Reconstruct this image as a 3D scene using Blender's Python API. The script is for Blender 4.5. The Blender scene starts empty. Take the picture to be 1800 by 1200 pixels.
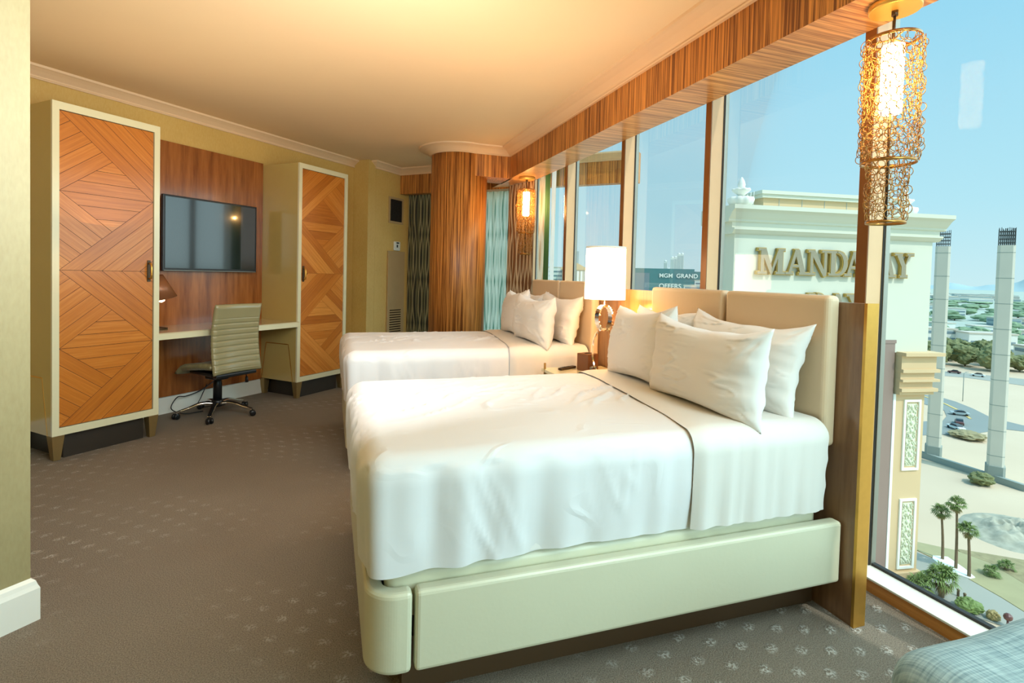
import bpy, bmesh, math, random
from mathutils import Vector, Matrix, noise
random.seed(7)
C = bpy.context.scene.collection
PI = math.pi
ANG = 0.7701454                       # the cabinet wall runs at this angle to the window wall
SA, CA = math.sin(ANG), math.cos(ANG)
RZ = PI/2 - ANG                       # rotation of the cabinet-wall frame
CAMH = 1.38
def W2(s, m):                         # cabinet-wall frame (s along wall, m into the wall) -> world
    return (s*SA - m*CA, s*CA + m*SA)

# ------------------------------------------------------------------ materials
def nt(name):
    m = bpy.data.materials.new(name); m.use_nodes = True
    t = m.node_tree; t.nodes.clear()
    o = t.nodes.new('ShaderNodeOutputMaterial'); b = t.nodes.new('ShaderNodeBsdfPrincipled')
    t.links.new(b.outputs[0], o.inputs[0])
    return m, t, b, o
def N(t, typ, **kw):
    n = t.nodes.new('ShaderNode'+typ)
    for k, v in kw.items():
        if k[0] == '_': n.inputs[int(k[1:])].default_value = v
        else: setattr(n, k, v)
    return n
def mth(t, op, a, b=None, c=None):
    n = t.nodes.new('ShaderNodeMath'); n.operation = op
    for i, x in enumerate((a, b, c)):
        if x is None: continue
        if isinstance(x, (int, float)): n.inputs[i].default_value = x
        else: t.links.new(x, n.inputs[i])
    return n.outputs[0]
def mixc(t, fac, a, b):
    n = t.nodes.new('ShaderNodeMix'); n.data_type = 'RGBA'
    for i, x in ((0, fac), (6, a), (7, b)):
        if isinstance(x, (int, float)): n.inputs[i].default_value = x
        elif isinstance(x, tuple): n.inputs[i].default_value = (*x, 1)
        else: t.links.new(x, n.inputs[i])
    return n.outputs[2]
def noi(t, vec, scale, detail=3, rough=.5, sc=(1,1,1)):
    mp = t.nodes.new('ShaderNodeMapping'); mp.inputs[3].default_value = sc
    t.links.new(vec, mp.inputs[0])
    n = t.nodes.new('ShaderNodeTexNoise'); n.inputs['Scale'].default_value = scale
    n.inputs['Detail'].default_value = detail; n.inputs['Roughness'].default_value = rough
    t.links.new(mp.outputs[0], n.inputs[0]); return n.outputs[0]
def pos(t): return t.nodes.new('ShaderNodeNewGeometry').outputs['Position']
def objc(t): return t.nodes.new('ShaderNodeTexCoord').outputs['Object']
def bump(t, b, h, strength=.2, dist=.01):
    n = t.nodes.new('ShaderNodeBump'); n.inputs['Strength'].default_value = strength
    n.inputs['Distance'].default_value = dist
    t.links.new(h, n.inputs['Height']); t.links.new(n.outputs[0], b.inputs['Normal'])
def ramp(t, fac, stops):
    r = t.nodes.new('ShaderNodeValToRGB'); e = r.color_ramp.elements
    while len(e) < len(stops): e.new(.5)
    for el, (p, c) in zip(e, stops): el.position = p; el.color = (*c, 1)
    t.links.new(fac, r.inputs[0]); return r.outputs[0]
def L(r, g, b):                       # sRGB bytes to linear
    f = lambda v: (v/255/12.92) if v/255 <= .04045 else ((v/255+.055)/1.055)**2.4
    return (f(r), f(g), f(b))
def plain(name, col, rough=.5, metal=0, var=.06, nscale=8, emi=None, es=1, bmp=0, coat=0):
    m, t, b, o = nt(name)
    p = objc(t); n = noi(t, p, nscale)
    c1 = tuple(x*(1-var) for x in col); c2 = tuple(min(1, x*(1+var)) for x in col)
    t.links.new(mixc(t, n, c1, c2), b.inputs['Base Color'])
    b.inputs['Roughness'].default_value = rough; b.inputs['Metallic'].default_value = metal
    b.inputs['Coat Weight'].default_value = coat; b.inputs['Coat Roughness'].default_value = .12
    if emi: b.inputs['Emission Color'].default_value = (*emi, 1); b.inputs['Emission Strength'].default_value = es
    if bmp: bump(t, b, noi(t, p, nscale*12), bmp, .003)
    return m
def wood(name, dark, light, sc, rough=.3, scale=1., fine=.5, coat=0, ct=1):
    m, t, b, o = nt(name); p = objc(t)
    n1 = noi(t, p, scale, 5, .65, sc); n2 = noi(t, p, scale*3.1, 2, .5, sc)
    f = mth(t, 'ADD', mth(t, 'MULTIPLY', n1, 1-fine*.5), mth(t, 'MULTIPLY', n2, fine*.5))
    col = ramp(t, f, [(.5-.14*ct, dark), (.5, tuple((a+c)/2 for a, c in zip(dark, light))), (.5+.14*ct, light)])
    t.links.new(col, b.inputs['Base Color']); b.inputs['Roughness'].default_value = rough
    b.inputs['Coat Weight'].default_value = coat; b.inputs['Coat Roughness'].default_value = .1
    bump(t, b, f, .05, .002)
    return m
M = {}
M['ceiling'] = plain('ceiling_paint', L(240,212,170), .8, var=.02, nscale=3, bmp=.1)
M['crown'] = plain('crown_paint', L(236,204,164), .5, var=.02)
M['white_trim'] = plain('white_trim', L(232,232,220), .4, var=.02)
# gold wallpaper with a fine weave
m, t, b, o = nt('gold_wallpaper'); p = objc(t)
w1 = noi(t, p, 2.2, 5, .6); w2 = noi(t, p, 90, 2, .5, (1, 1, .35))
c = mixc(t, w1, L(190,146,62), L(222,182,96)); c = mixc(t, mth(t,'MULTIPLY',w2,.35), c, L(238,222,160))
t.links.new(c, b.inputs['Base Color']); b.inputs['Roughness'].default_value = .5
bump(t, b, w2, .12, .003); M['wallpaper'] = m
m, t, b, o = nt('gold_wallpaper_darkened'); p = objc(t)  # same wallpaper, colour darkened and greyed to offset strong daylight on this wall
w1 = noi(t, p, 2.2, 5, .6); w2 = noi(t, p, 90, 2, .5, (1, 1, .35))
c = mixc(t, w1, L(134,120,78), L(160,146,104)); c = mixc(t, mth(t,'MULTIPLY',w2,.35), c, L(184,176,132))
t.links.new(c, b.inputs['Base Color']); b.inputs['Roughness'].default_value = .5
bump(t, b, w2, .2, .004); M['wallpaper_darkened'] = m
M['zebra'] = wood('zebra_veneer', L(112,58,16), L(222,150,72), (1,1,.012), .42, 75, .6, 0, .55)
M['zebra_x'] = wood('zebra_veneer_soffit', L(146,88,38), L(232,176,112), (.02,1,1), .32, 60, .6, .1, .7)
M['panel_wood'] = wood('desk_wall_veneer', L(120,62,22), L(178,108,50), (1,1,.1), .22, 9, .5, .35)
M['head_wood'] = wood('headboard_stained_wood', L(116,84,58), L(154,118,84), (1,1,.1), .3, 14, .5, .25)
M['brass'] = plain('brushed_brass', L(214,164,78), .32, .85, .08, 30)
M['leg_metal'] = plain('champagne_metal', L(168,142,92), .35, .7, .06, 30)
M['dark_plinth'] = plain('dark_plinth', L(46,38,28), .5)
M['plinth_brown'] = plain('bed_plinth_brown', L(88,66,44), .4)
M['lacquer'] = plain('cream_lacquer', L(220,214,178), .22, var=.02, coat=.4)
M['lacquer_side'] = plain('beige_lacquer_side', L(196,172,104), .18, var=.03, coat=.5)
M['leather'] = plain('cream_leather', L(216,214,186), .38, var=.03, nscale=5, bmp=.12, coat=.15)
M['pad'] = plain('beige_leather_pad', L(216,192,158), .42, var=.03, nscale=5, bmp=.12)
M['linen_'] = plain('white_linen', L(244,243,242), .75, var=.01, nscale=4)
M['linen2'] = plain('white_sheet', L(236,234,230), .75, var=.01, nscale=4)
M['fold'] = plain('ivory_turned_sheet', L(226,222,214), .75, var=.02, nscale=4)
M['pillow'] = plain('white_pillowcase', L(232,228,222), .75, var=.015, nscale=4)
M['black'] = plain('black_plastic', (.008,.009,.01), .35)
M['blackgloss'] = plain('tv_screen_glass', (.006,.01,.009), .06, coat=.6)
M['chrome'] = plain('chrome', (.85,.83,.8), .12, 1, .02)
M['bronze'] = plain('dark_bronze', L(78,62,44), .35, .6)
M['chair_leather'] = plain('olive_grey_leather', L(150,142,104), .3, var=.05, nscale=10, bmp=.15, coat=.3)
M['goldring'] = plain('antique_gold_wire', L(176,128,66), .3, .85)
M['gold'] = plain('gold_canopy', L(236,190,96), .3, .6)
M['shade'] = plain('glowing_white_shade', L(255,246,230), .8, emi=(1,.66,.34), es=8)
M['bulb'] = plain('glowing_frosted_tube', L(255,240,210), .5, emi=(1,.52,.18), es=42)
M['darkshade'] = plain('copper_brown_shade', L(150,96,62), .4, .3)
M['greybrown'] = plain('brown_box_leatherette', L(120,78,48), .4)
M['mull_brown'] = plain('mullion_brown_face', L(132,84,40), .35, .2)
M['mull_cream'] = plain('mullion_cream_side', L(206,172,130), .4)
M['alu'] = plain('aluminium_gasket', L(150,150,140), .4, .6)
M['rubber'] = plain('black_gasket', L(40,38,34), .6)
M['sill_wood'] = wood('sill_wood', L(178,110,40), L(222,156,80), (1,.05,1), .35, 20)
M['vent'] = plain('beige_vent_paint', L(184,154,108), .45)
M['dark'] = plain('dark_void', (.012,.01,.008), .8)
# crumpled linen: thin crease lines in the bump
m, t, b, o = nt('crumpled_white_linen'); p = objc(t)
wv = noi(t, p, .8, 1, .5); pm = t.nodes.new('ShaderNodeVectorMath'); pm.operation = 'ADD'; cx_ = t.nodes.new('ShaderNodeCombineXYZ')
t.links.new(wv, cx_.inputs[0]); t.links.new(p, pm.inputs[0]); t.links.new(cx_.outputs[0], pm.inputs[1])
def ridge_(scale, sc, sharp):
    n_ = noi(t, pm.outputs[0], scale, 1.5, .5, sc)
    return mth(t, 'MAXIMUM', mth(t, 'SUBTRACT', 1, mth(t, 'MULTIPLY', mth(t, 'ABSOLUTE', mth(t, 'SUBTRACT', n_, .5)), sharp)), 0)
k1 = mth(t, 'MULTIPLY', ridge_(2.6, (1, .5, .7), 45), mth(t, 'MAXIMUM', mth(t, 'MULTIPLY_ADD', noi(t, p, 2.3, 2), 6, -3.1), 0))
k2 = mth(t, 'MULTIPLY', ridge_(5, (.45, 1, .6), 30), mth(t, 'MAXIMUM', mth(t, 'MULTIPLY_ADD', noi(t, p, 3.1, 2, .5, (1.3, 1, 1)), 6, -3.2), 0))
b.inputs['Base Color'].default_value = (*L(230,230,230), 1); b.inputs['Roughness'].default_value = .75
bump(t, b, mth(t, 'ADD', mth(t, 'MINIMUM', k1, 1), mth(t, 'MINIMUM', k2, .7)), .5, .006); M['linen'] = m
# glass pane: mostly clear, a little reflection
m, t, b, o = nt('window_glass'); t.nodes.remove(b)
tr = N(t, 'BsdfTransparent'); tr.inputs[0].default_value = (.93, .985, .975, 1)
gl = N(t, 'BsdfGlossy'); gl.inputs['Roughness'].default_value = 0.02
lw = N(t, 'LayerWeight'); lw.inputs[0].default_value = .25
mx = N(t, 'MixShader'); t.links.new(mth(t, 'MULTIPLY', lw.outputs['Fresnel'], .2), mx.inputs[0])
t.links.new(tr.outputs[0], mx.inputs[1]); t.links.new(gl.outputs[0], mx.inputs[2]); t.links.new(mx.outputs[0], o.inputs[0])
M['glass'] = m
# carpet
m, t, b, o = nt('patterned_carpet'); p = pos(t)
sep = N(t, 'SeparateXYZ'); t.links.new(p, sep.inputs[0]); X, Y = sep.outputs[0], sep.outputs[1]
wx = mth(t, 'ADD', X, mth(t, 'MULTIPLY', mth(t, 'SINE', mth(t, 'MULTIPLY', Y, 1.1)), .35))
wy = mth(t, 'ADD', Y, mth(t, 'MULTIPLY', mth(t, 'SINE', mth(t, 'MULTIPLY', X, 1.3)), .3))
row = mth(t, 'FLOOR', mth(t, 'DIVIDE', wx, .105))
off = mth(t, 'MULTIPLY', mth(t, 'MODULO', row, 2), .5)
u = mth(t, 'SUBTRACT', mth(t, 'FRACT', mth(t, 'DIVIDE', wx, .105)), .5)
v = mth(t, 'SUBTRACT', mth(t, 'FRACT', mth(t, 'ADD', mth(t, 'DIVIDE', wy, .125), off)), .5)
nz = noi(t, p, 60, 3, .7)
r2 = mth(t, 'ADD', mth(t, 'MULTIPLY', mth(t, 'MULTIPLY', u, u), 1.0), mth(t, 'MULTIPLY', mth(t, 'MULTIPLY', v, v), 2.2))
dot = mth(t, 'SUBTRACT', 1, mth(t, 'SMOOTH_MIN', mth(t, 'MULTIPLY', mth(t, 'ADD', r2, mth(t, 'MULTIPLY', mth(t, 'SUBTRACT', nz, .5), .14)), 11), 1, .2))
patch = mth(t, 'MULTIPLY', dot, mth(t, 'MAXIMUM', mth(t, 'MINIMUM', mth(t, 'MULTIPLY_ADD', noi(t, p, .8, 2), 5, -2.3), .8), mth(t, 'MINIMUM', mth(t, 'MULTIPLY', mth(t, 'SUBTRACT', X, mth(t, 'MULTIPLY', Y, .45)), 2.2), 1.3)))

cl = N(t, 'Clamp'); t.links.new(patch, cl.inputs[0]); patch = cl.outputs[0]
tuft = noi(t, p, 210, 2, .7); big = noi(t, p, 1.3, 3)
c = mixc(t, mth(t, 'MULTIPLY_ADD', tuft, 1.6, -.3), L(72,62,50), L(192,178,158)); c = mixc(t, mth(t, 'MULTIPLY', big, .5), c, L(96,80,60))
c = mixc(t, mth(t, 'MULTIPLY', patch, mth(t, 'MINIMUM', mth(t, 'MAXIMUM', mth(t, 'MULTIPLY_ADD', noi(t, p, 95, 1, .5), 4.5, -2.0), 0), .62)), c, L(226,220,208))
t.links.new(c, b.inputs['Base Color']); b.inputs['Roughness'].default_value = .95
h = mth(t, 'ADD', tuft, mth(t, 'MULTIPLY', patch, mth(t, 'MULTIPLY', noi(t, p, 120, 2), 1.6)))
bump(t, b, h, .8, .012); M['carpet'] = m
# plank marquetry with per-face tone
m, t, b, o = nt('marquetry_planks')
uv = N(t, 'UVMap'); uv.uv_map = 'grain'
g1 = noi(t, uv.outputs[0], 1, 5, .65, (2.5, 60, 1)); at = N(t, 'Attribute'); at.attribute_name = 'tone'
c = ramp(t, mth(t, 'ADD', mth(t, 'MULTIPLY', g1, .62), mth(t, 'MULTIPLY', at.outputs['Fac'], .38)),
         [(.2, L(150,78,18)), (.5, L(190,112,36)), (.85, L(224,152,70))])
t.links.new(c, b.inputs['Base Color']); b.inputs['Roughness'].default_value = .3
b.inputs['Coat Weight'].default_value = .5; b.inputs['Coat Roughness'].default_value = .16
M['planks'] = m
# curtain cloth with crossing wave lines
def curtain_mat(name, base, line, freq=14, transl=0.0, width=.22):
    m, t, b, o = nt(name); uv = N(t, 'UVMap'); uv.uv_map = 'cloth'
    s = N(t, 'SeparateXYZ'); t.links.new(uv.outputs[0], s.inputs[0]); U, V = s.outputs[0], s.outputs[1]
    w = mth(t, 'MULTIPLY', mth(t, 'SINE', mth(t, 'MULTIPLY', V, 2*PI/1.3)), .028)
    def ln(sign):
        x = mth(t, 'MULTIPLY', mth(t, 'ADD' if sign > 0 else 'SUBTRACT', U, w), freq)
        return mth(t, 'LESS_THAN', mth(t, 'ABSOLUTE', mth(t, 'SUBTRACT', mth(t, 'FRACT', x), .5)), width)
    k = mth(t, 'MAXIMUM', mth(t, 'MULTIPLY', ln(1), mth(t, 'LESS_THAN', noi(t, uv.outputs[0], 2, 1, .5, (9,.2,1)), .55)), mth(t, 'MULTIPLY', ln(-1), .8))
    t.links.new(mixc(t, k, base, line), b.inputs['Base Color']); b.inputs['Roughness'].default_value = .7
    if transl:
        tl = N(t, 'BsdfTranslucent'); t.links.new(mixc(t, k, base, line), tl.inputs[0])
        mx = N(t, 'MixShader'); mx.inputs[0].default_value = transl
        t.links.new(b.outputs[0], mx.inputs[1]); t.links.new(tl.outputs[0], mx.inputs[2]); t.links.new(mx.outputs[0], o.inputs[0])
    return m
M['curt_dark'] = curtain_mat('dark_green_wave_curtain', L(52,52,34), L(156,146,104), 16, .1, .16)
M['curt_teal'] = curtain_mat('pale_teal_wave_curtain', L(120,160,140), L(226,236,222), 16, .65, .3)
M['curt_brown'] = curtain_mat('brown_wave_curtain', L(122,78,42), L(206,176,138), 16, .25, .16)
M['curt_beige'] = curtain_mat('beige_stripe_curtain', L(214,180,140), L(240,232,210), 18, .5, .3)
M['curt_green'] = plain('green_drape', L(70,130,88), .7, var=.15)
M['sheer'] = curtain_mat('white_sheer', L(236,236,228), L(252,252,248), 12, .7, .3)
# woven chaise cloth
m, t, b, o = nt('woven_blue_grey_cloth'); p = objc(t)
a1 = noi(t, p, 1, 3, .6, (160, 6, 6)); a2 = noi(t, p, 1, 3, .6, (6, 160, 6))
c = mixc(t, mth(t, 'MULTIPLY_ADD', mth(t, 'ADD', a1, a2), 1.6, -1.1), L(98,122,126), L(168,186,184))
t.links.new(c, b.inputs['Base Color']); b.inputs['Roughness'].default_value = .9
bump(t, b, mth(t, 'ADD', a1, a2), .3, .002); M['woven'] = m
# exterior
M['stucco'] = plain('pale_stucco', L(214,214,196), .85, var=.02, nscale=.3)
M['stucco2'] = plain('cream_stucco', L(216,188,146), .85, var=.03, nscale=.3)
M['stuccow'] = plain('white_moulding', L(246,246,236), .8, var=.02)
M['ornament'] = plain('carved_relief', L(226,228,200), .8, var=.2, nscale=3, bmp=.6)
M['mauve'] = plain('mauve_glazing', L(150,128,118), .3, var=.04, nscale=.5)
M['lettergold'] = plain('gold_letter_side', L(186,152,74), .45, .2)
M['lettergrey'] = plain('letter_lamp_mesh', L(150,140,116), .6, nscale=6, var=.15)
def desert():
    m, t, b, o = nt('desert_ground'); p = pos(t)
    n = noi(t, p, .03, 6, .65); n2 = noi(t, p, .004, 4, .6); n3 = noi(t, p, .02, 4, .6, (1, .25, 1))
    c = mixc(t, n, L(204,180,150), L(228,208,180)); c = mixc(t, mth(t, 'MULTIPLY', n3, .35), c, L(206,180,150))
    t.links.new(c, b.inputs['Base Color']); b.inputs['Roughness'].default_value = 1; return m
M['desert'] = desert()
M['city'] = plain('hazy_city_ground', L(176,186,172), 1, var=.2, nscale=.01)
M['asphalt'] = plain('asphalt', L(140,146,140), .9, var=.05, nscale=.1)
M['paleroad'] = plain('pale_road', L(164,164,152), .9, nscale=.1)
M['concrete'] = plain('concrete', L(206,204,190), .85, var=.06, nscale=.3)
M['concrete_d'] = plain('concrete_dark', L(150,160,152), .85, var=.06, nscale=.3)
M['rebar'] = plain('rebar', L(90,96,96), .8)
M['drygrass'] = plain('dry_grass', L(170,162,122), 1, var=.12, nscale=.5)
M['scrub'] = plain('dry_scrub', L(158,146,108), 1, var=.4, nscale=1.2)
M['rubble'] = plain('grey_rubble', L(176,172,152), 1, var=.3, nscale=1.4, bmp=.8)
M['yellowline'] = plain('yellow_line', L(220,190,120), .9)
M['palmleaf'] = plain('palm_frond', L(112,132,66), .7, var=.3, nscale=2)
M['palmleaf2'] = plain('dry_palm_frond', L(160,142,92), .8, var=.3, nscale=2)
M['palmtrunk'] = plain('palm_trunk', L(128,108,84), .9, var=.2, nscale=3)
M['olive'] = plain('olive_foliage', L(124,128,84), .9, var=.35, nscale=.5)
M['hazegreen'] = plain('hazy_foliage', L(128,152,118), .9, var=.2, nscale=.3)  # distance haze is paled into these base colours
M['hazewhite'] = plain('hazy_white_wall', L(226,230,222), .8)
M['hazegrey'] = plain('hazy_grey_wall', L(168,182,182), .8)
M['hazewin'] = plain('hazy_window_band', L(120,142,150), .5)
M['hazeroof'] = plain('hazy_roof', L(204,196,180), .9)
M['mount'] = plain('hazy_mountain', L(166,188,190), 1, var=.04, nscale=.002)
M['teal'] = plain('teal_tower_glass', L(66,132,136), .3, var=.1, nscale=.05)
M['carw'] = plain('white_car_paint', L(230,236,232), .3); M['card'] = plain('dark_red_car_paint', L(110,70,64), .3)
M['carg'] = plain('silver_car_paint', L(176,190,192), .3); M['carwin'] = plain('car_window', L(50,60,64), .1)

# ------------------------------------------------------------------ mesh helpers
class MB:
    def __init__(s): s.bm = bmesh.new(); s.mats = []
    def mi(s, m):
        if m is None: return 0
        if m not in s.mats: s.mats.append(m)
        return s.mats.index(m)
    def poly(s, pts, m=None):
        f = s.bm.faces.new([s.bm.verts.new(p) for p in pts]); f.material_index = s.mi(m); return f
    def box(s, x0, x1, y0, y1, z0, z1, m=None, mat=None):
        v = [Vector((x, y, z)) for z in (z0, z1) for y in (y0, y1) for x in (x0, x1)]
        if mat is not None: v = [mat @ q for q in v]
        v = [s.bm.verts.new(q) for q in v]; k = s.mi(m)
        for q in ((0,2,3,1),(4,5,7,6),(0,1,5,4),(2,6,7,3),(0,4,6,2),(1,3,7,5)):
            s.bm.faces.new([v[i] for i in q]).material_index = k
        return s
    def prism(s, pts, z0, z1, m=None, mat=None, side=None):   # pts in xy, extruded in z
        a = [Vector((p[0], p[1], z0)) for p in pts]; b = [Vector((p[0], p[1], z1)) for p in pts]
        if mat is not None: a = [mat@q for q in a]; b = [mat@q for q in b]
        a = [s.bm.verts.new(q) for q in a]; b = [s.bm.verts.new(q) for q in b]
        k = s.mi(m); ks = s.mi(side) if side else k
        s.bm.faces.new(a[::-1]).material_index = k; s.bm.faces.new(b).material_index = k
        n = len(a)
        for i in range(n): s.bm.faces.new((a[i], a[(i+1)%n], b[(i+1)%n], b[i])).material_index = ks
        return s
    def lathe(s, prof, c=(0,0,0), n=32, m=None, mat=None, closed=False):
        rings = []; k = s.mi(m)
        for r, z in prof:
            ring = []
            for i in range(n):
                q = Vector((c[0]+r*math.cos(2*PI*i/n), c[1]+r*math.sin(2*PI*i/n), c[2]+z))
                if mat is not None: q = mat@q
                ring.append(s.bm.verts.new(q))
            rings.append(ring)
        pairs = list(zip(rings, rings[1:])) + ([(rings[-1], rings[0])] if closed else [])
        for a, b in pairs:
            for i in range(n):
                f = s.bm.faces.new((a[i], a[(i+1)%n], b[(i+1)%n], b[i])); f.material_index = k; f.smooth = True
        if not closed:
            if prof[0][0] > 1e-5: s.bm.faces.new(rings[0][::-1]).material_index = k
            if prof[-1][0] > 1e-5: s.bm.faces.new(rings[-1]).material_index = k
        return s
    def tube(s, pts, r, n=8, m=None, closed=False):
        pts = [Vector(p) for p in pts]; rs = r if isinstance(r, (list, tuple)) else [r]*len(pts); rings = []; k = s.mi(m)
        N_ = len(pts); up = None
        for i, p in enumerate(pts):
            if closed: d = pts[(i+1)%N_]-pts[i-1]
            else: d = pts[min(i+1, N_-1)]-pts[max(i-1, 0)]
            d.normalize()
            if up is None: up = Vector((0,0,1)) if abs(d.z) < .9 else Vector((1,0,0))
            x = d.cross(up)
            if x.length < 1e-4: x = d.cross(Vector((1,.3,.2)))
            x.normalize(); y = x.cross(d).normalized(); up = y
            rings.append([s.bm.verts.new(p + rs[i]*(math.cos(2*PI*j/n)*x + math.sin(2*PI*j/n)*y)) for j in range(n)])
        pr = list(zip(rings, rings[1:])) + ([(rings[-1], rings[0])] if closed else [])
        for a, b in pr:
            for j in range(n):
                f = s.bm.faces.new((a[j], b[j], b[(j+1)%n], a[(j+1)%n])); f.smooth = True; f.material_index = k
        if not closed:
            s.bm.faces.new(rings[0]).material_index = k; s.bm.faces.new(rings[-1][::-1]).material_index = k
        return s
    def grid(s, fn, nu, nv, m=None, smooth=True, closeu=False):
        k = s.mi(m); V_ = [[s.bm.verts.new(fn(i/nu, j/nv)) for j in range(nv+1)] for i in range(nu+(0 if closeu else 1))]
        n = len(V_)
        for i in range(nu):
            for j in range(nv):
                a, b = V_[i], V_[(i+1)%n]
                f = s.bm.faces.new((a[j], b[j], b[j+1], a[j+1])); f.smooth = smooth; f.material_index = k
        return s
    def build(s, name, mat=None, parent=None, loc=None, rotz=0, bevel=0, seg=2, smooth=False, weld=0, recalc=True, label=None, kind=None):
        if weld: bmesh.ops.remove_doubles(s.bm, verts=s.bm.verts, dist=weld)
        if recalc: bmesh.ops.recalc_face_normals(s.bm, faces=s.bm.faces)
        if smooth:
            for f in s.bm.faces: f.smooth = True
        me = bpy.data.meshes.new(name); s.bm.to_mesh(me); s.bm.free()
        mats = s.mats if s.mats else [mat]
        for x in mats: me.materials.append(M[x] if isinstance(x, str) else x)
        o = bpy.data.objects.new(name, me); C.objects.link(o)
        if parent: o.parent = parent
        if loc: o.location = loc
        if rotz: o.rotation_euler.z = rotz
        if bevel:
            b = o.modifiers.new('bevel', 'BEVEL'); b.width = bevel; b.segments = seg; b.limit_method = 'ANGLE'; b.angle_limit = .6
            b.harden_normals = False
        if label: o['label'] = label
        if kind: o['kind'] = kind
        return o
def thing(name, label, cat, loc=(0,0,0), rotz=0, group=None):
    o = bpy.data.objects.new(name, None); C.objects.link(o); o.location = loc; o.rotation_euler = (0,0,rotz)
    o['label'] = label; o['category'] = cat
    if group: o['group'] = group
    return o
def tag(o, label, cat, group=None, kind=None):
    o['label'] = label; o['category'] = cat
    if group: o['group'] = group
    if kind: o['kind'] = kind
    return o
def copy_tree(o, parent=None, **props):
    c = o.copy(); C.objects.link(c); c.parent = parent
    for k, v in props.items():
        if k == 'location': c.location = v
        elif k == 'rotation': c.rotation_euler = v
        else: c[k] = v
    for ch in [x for x in C.objects if x.parent == o]: copy_tree(ch, c)
    return c
def struct(o): o['kind'] = 'structure'; return o

# ------------------------------------------------------------------ camera
cam = bpy.data.cameras.new('camera'); co = bpy.data.objects.new('camera', cam); C.objects.link(co)
yaw, pitch, roll = .327306576, -.0291295556, .025545618
fwd = Vector((math.sin(yaw)*math.cos(pitch), math.cos(yaw)*math.cos(pitch), math.sin(pitch)))
right = Vector((math.cos(yaw), -math.sin(yaw), 0)); up = right.cross(fwd)
r_ = math.cos(roll)*right + math.sin(roll)*up; u_ = -math.sin(roll)*right + math.cos(roll)*up
mt = Matrix((r_, u_, -fwd)).transposed().to_4x4(); mt.translation = (0, 0, CAMH); co.matrix_world = mt
cam.sensor_width = 36; cam.lens = 939.674/1800*36; cam.shift_y = -(600-512.177)/1800; cam.clip_end = 20000; cam.clip_start = .05
bpy.context.scene.camera = co

# ------------------------------------------------------------------ room shell
ZC = 2.88; XG = 2.425; XM = 2.315; XF = 2.01; ZS = 2.54; MW = 5.085
cornerY = 6.95
pA = W2(1.0, MW); pB = W2(5.785, MW); pC = W2(5.785, 4.83); pD = W2(6.75, 4.83)
# window wall 2 runs along s = 6.75 until it meets x = XG
yE = (6.75 - XG*SA)/CA; pE = (XG+.02, yE)
foot = [(XG+.02, -4.6), pE, pD, pC, pB, pA, W2(1.0, 2.55), W2(-1.6, 2.55), W2(-1.6, -3.2)]
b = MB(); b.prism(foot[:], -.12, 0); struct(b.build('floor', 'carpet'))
b = MB(); b.prism(foot[:], ZC, ZC+.15); struct(b.build('ceiling', 'ceiling'))
def wall(name, s0, m0, s1, m1, t=.15, z0=0, z1=ZC, mat='wallpaper'):
    a = Vector(W2(s0, m0)); c = Vector(W2(s1, m1)); d = (c-a).normalized(); n = Vector((-d.y, d.x))*t
    bb = MB(); bb.prism([a, c, c+n, a+n], z0, z1); return struct(bb.build(name, mat))
wall('wall_cabinet_side', 5.785+.15, MW, .85, MW, -.15)
wall('wall_step', 5.785, 4.83, 5.785, MW-.001, .149)
wall('wall_far', 6.9, 4.83, 5.787, 4.83, -.15)
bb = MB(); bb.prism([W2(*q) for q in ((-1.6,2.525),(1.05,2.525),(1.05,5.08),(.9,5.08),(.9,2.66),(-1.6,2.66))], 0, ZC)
struct(bb.build('wall_left', M['wallpaper_darkened']))
wall('wall_rear', -1.6, -3.6, -1.6, 2.66, -.15)
# wall left baseboard with chamfered top
prof = [(0,0),(.022,0),(.022,.125),(.016,.14),(.012,.155),(0,.166)]
def sweep(name, path, prof, mat, closed=False, smooth=False):
    # path: list of (x,y); profile offset is to the LEFT of travel; z absolute
    P = [Vector(p) for p in path]; n = len(P); bb = MB(); rows = []
    for i, p in enumerate(P):
        d0 = (P[i]-P[i-1]).normalized() if i > 0 else (P[1]-P[0]).normalized()
        d1 = (P[i+1]-P[i]).normalized() if i < n-1 else d0
        n0 = Vector((-d0.y, d0.x)); n1 = Vector((-d1.y, d1.x)); mm = (n0+n1)
        mm = mm/ (mm.length**2) * 2 if mm.length > .01 else n0
        rows.append([bb.bm.verts.new((p.x+mm.x*o, p.y+mm.y*o, z)) for o, z in prof])
    for a, c in zip(rows, rows[1:]):
        for j in range(len(prof)-1):
            f = bb.bm.faces.new((a[j], a[j+1], c[j+1], c[j])); f.smooth = smooth
    bb.bm.faces.new(rows[0]); bb.bm.faces.new(rows[-1][::-1])
    return struct(bb.build(name, mat))
sweep('baseboard_left', [W2(1.05,4.9), W2(1.05,2.525), W2(-1.6,2.525)], prof, 'white_trim')
sweep('baseboard_cabinet_side', [W2(5.785,4.83+.02), W2(5.785,MW), W2(1.05,MW)], [(0,0),(.02,0),(.02,.145),(.012,.16),(0,.165)], 'white_trim')
sweep('baseboard_far', [W2(6.6,4.83), W2(5.77,4.83)], [(0,0),(.02,0),(.02,.145),(.012,.16),(0,.165)], 'white_trim')
# crown mouldings
cp = [(0,2.787),(.016,2.787),(.02,2.795),(.012,2.803),(.016,2.812),(.05,2.84),(.078,2.858),(.09,2.862),(.092,2.88),(0,2.88)]
sweep('trim_1', [W2(6.32,1.4), W2(6.32,4.83), W2(5.785,4.83), W2(5.785,MW), W2(1.05,MW), W2(1.05,2.525), W2(-1.6,2.525)], cp, 'crown')
cw = [(0,2.795),(.022,2.795),(.028,2.803),(.02,2.808),(.04,2.822),(.085,2.848),(.13,2.862),(.15,2.866),(.156,2.88),(0,2.88)]
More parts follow.
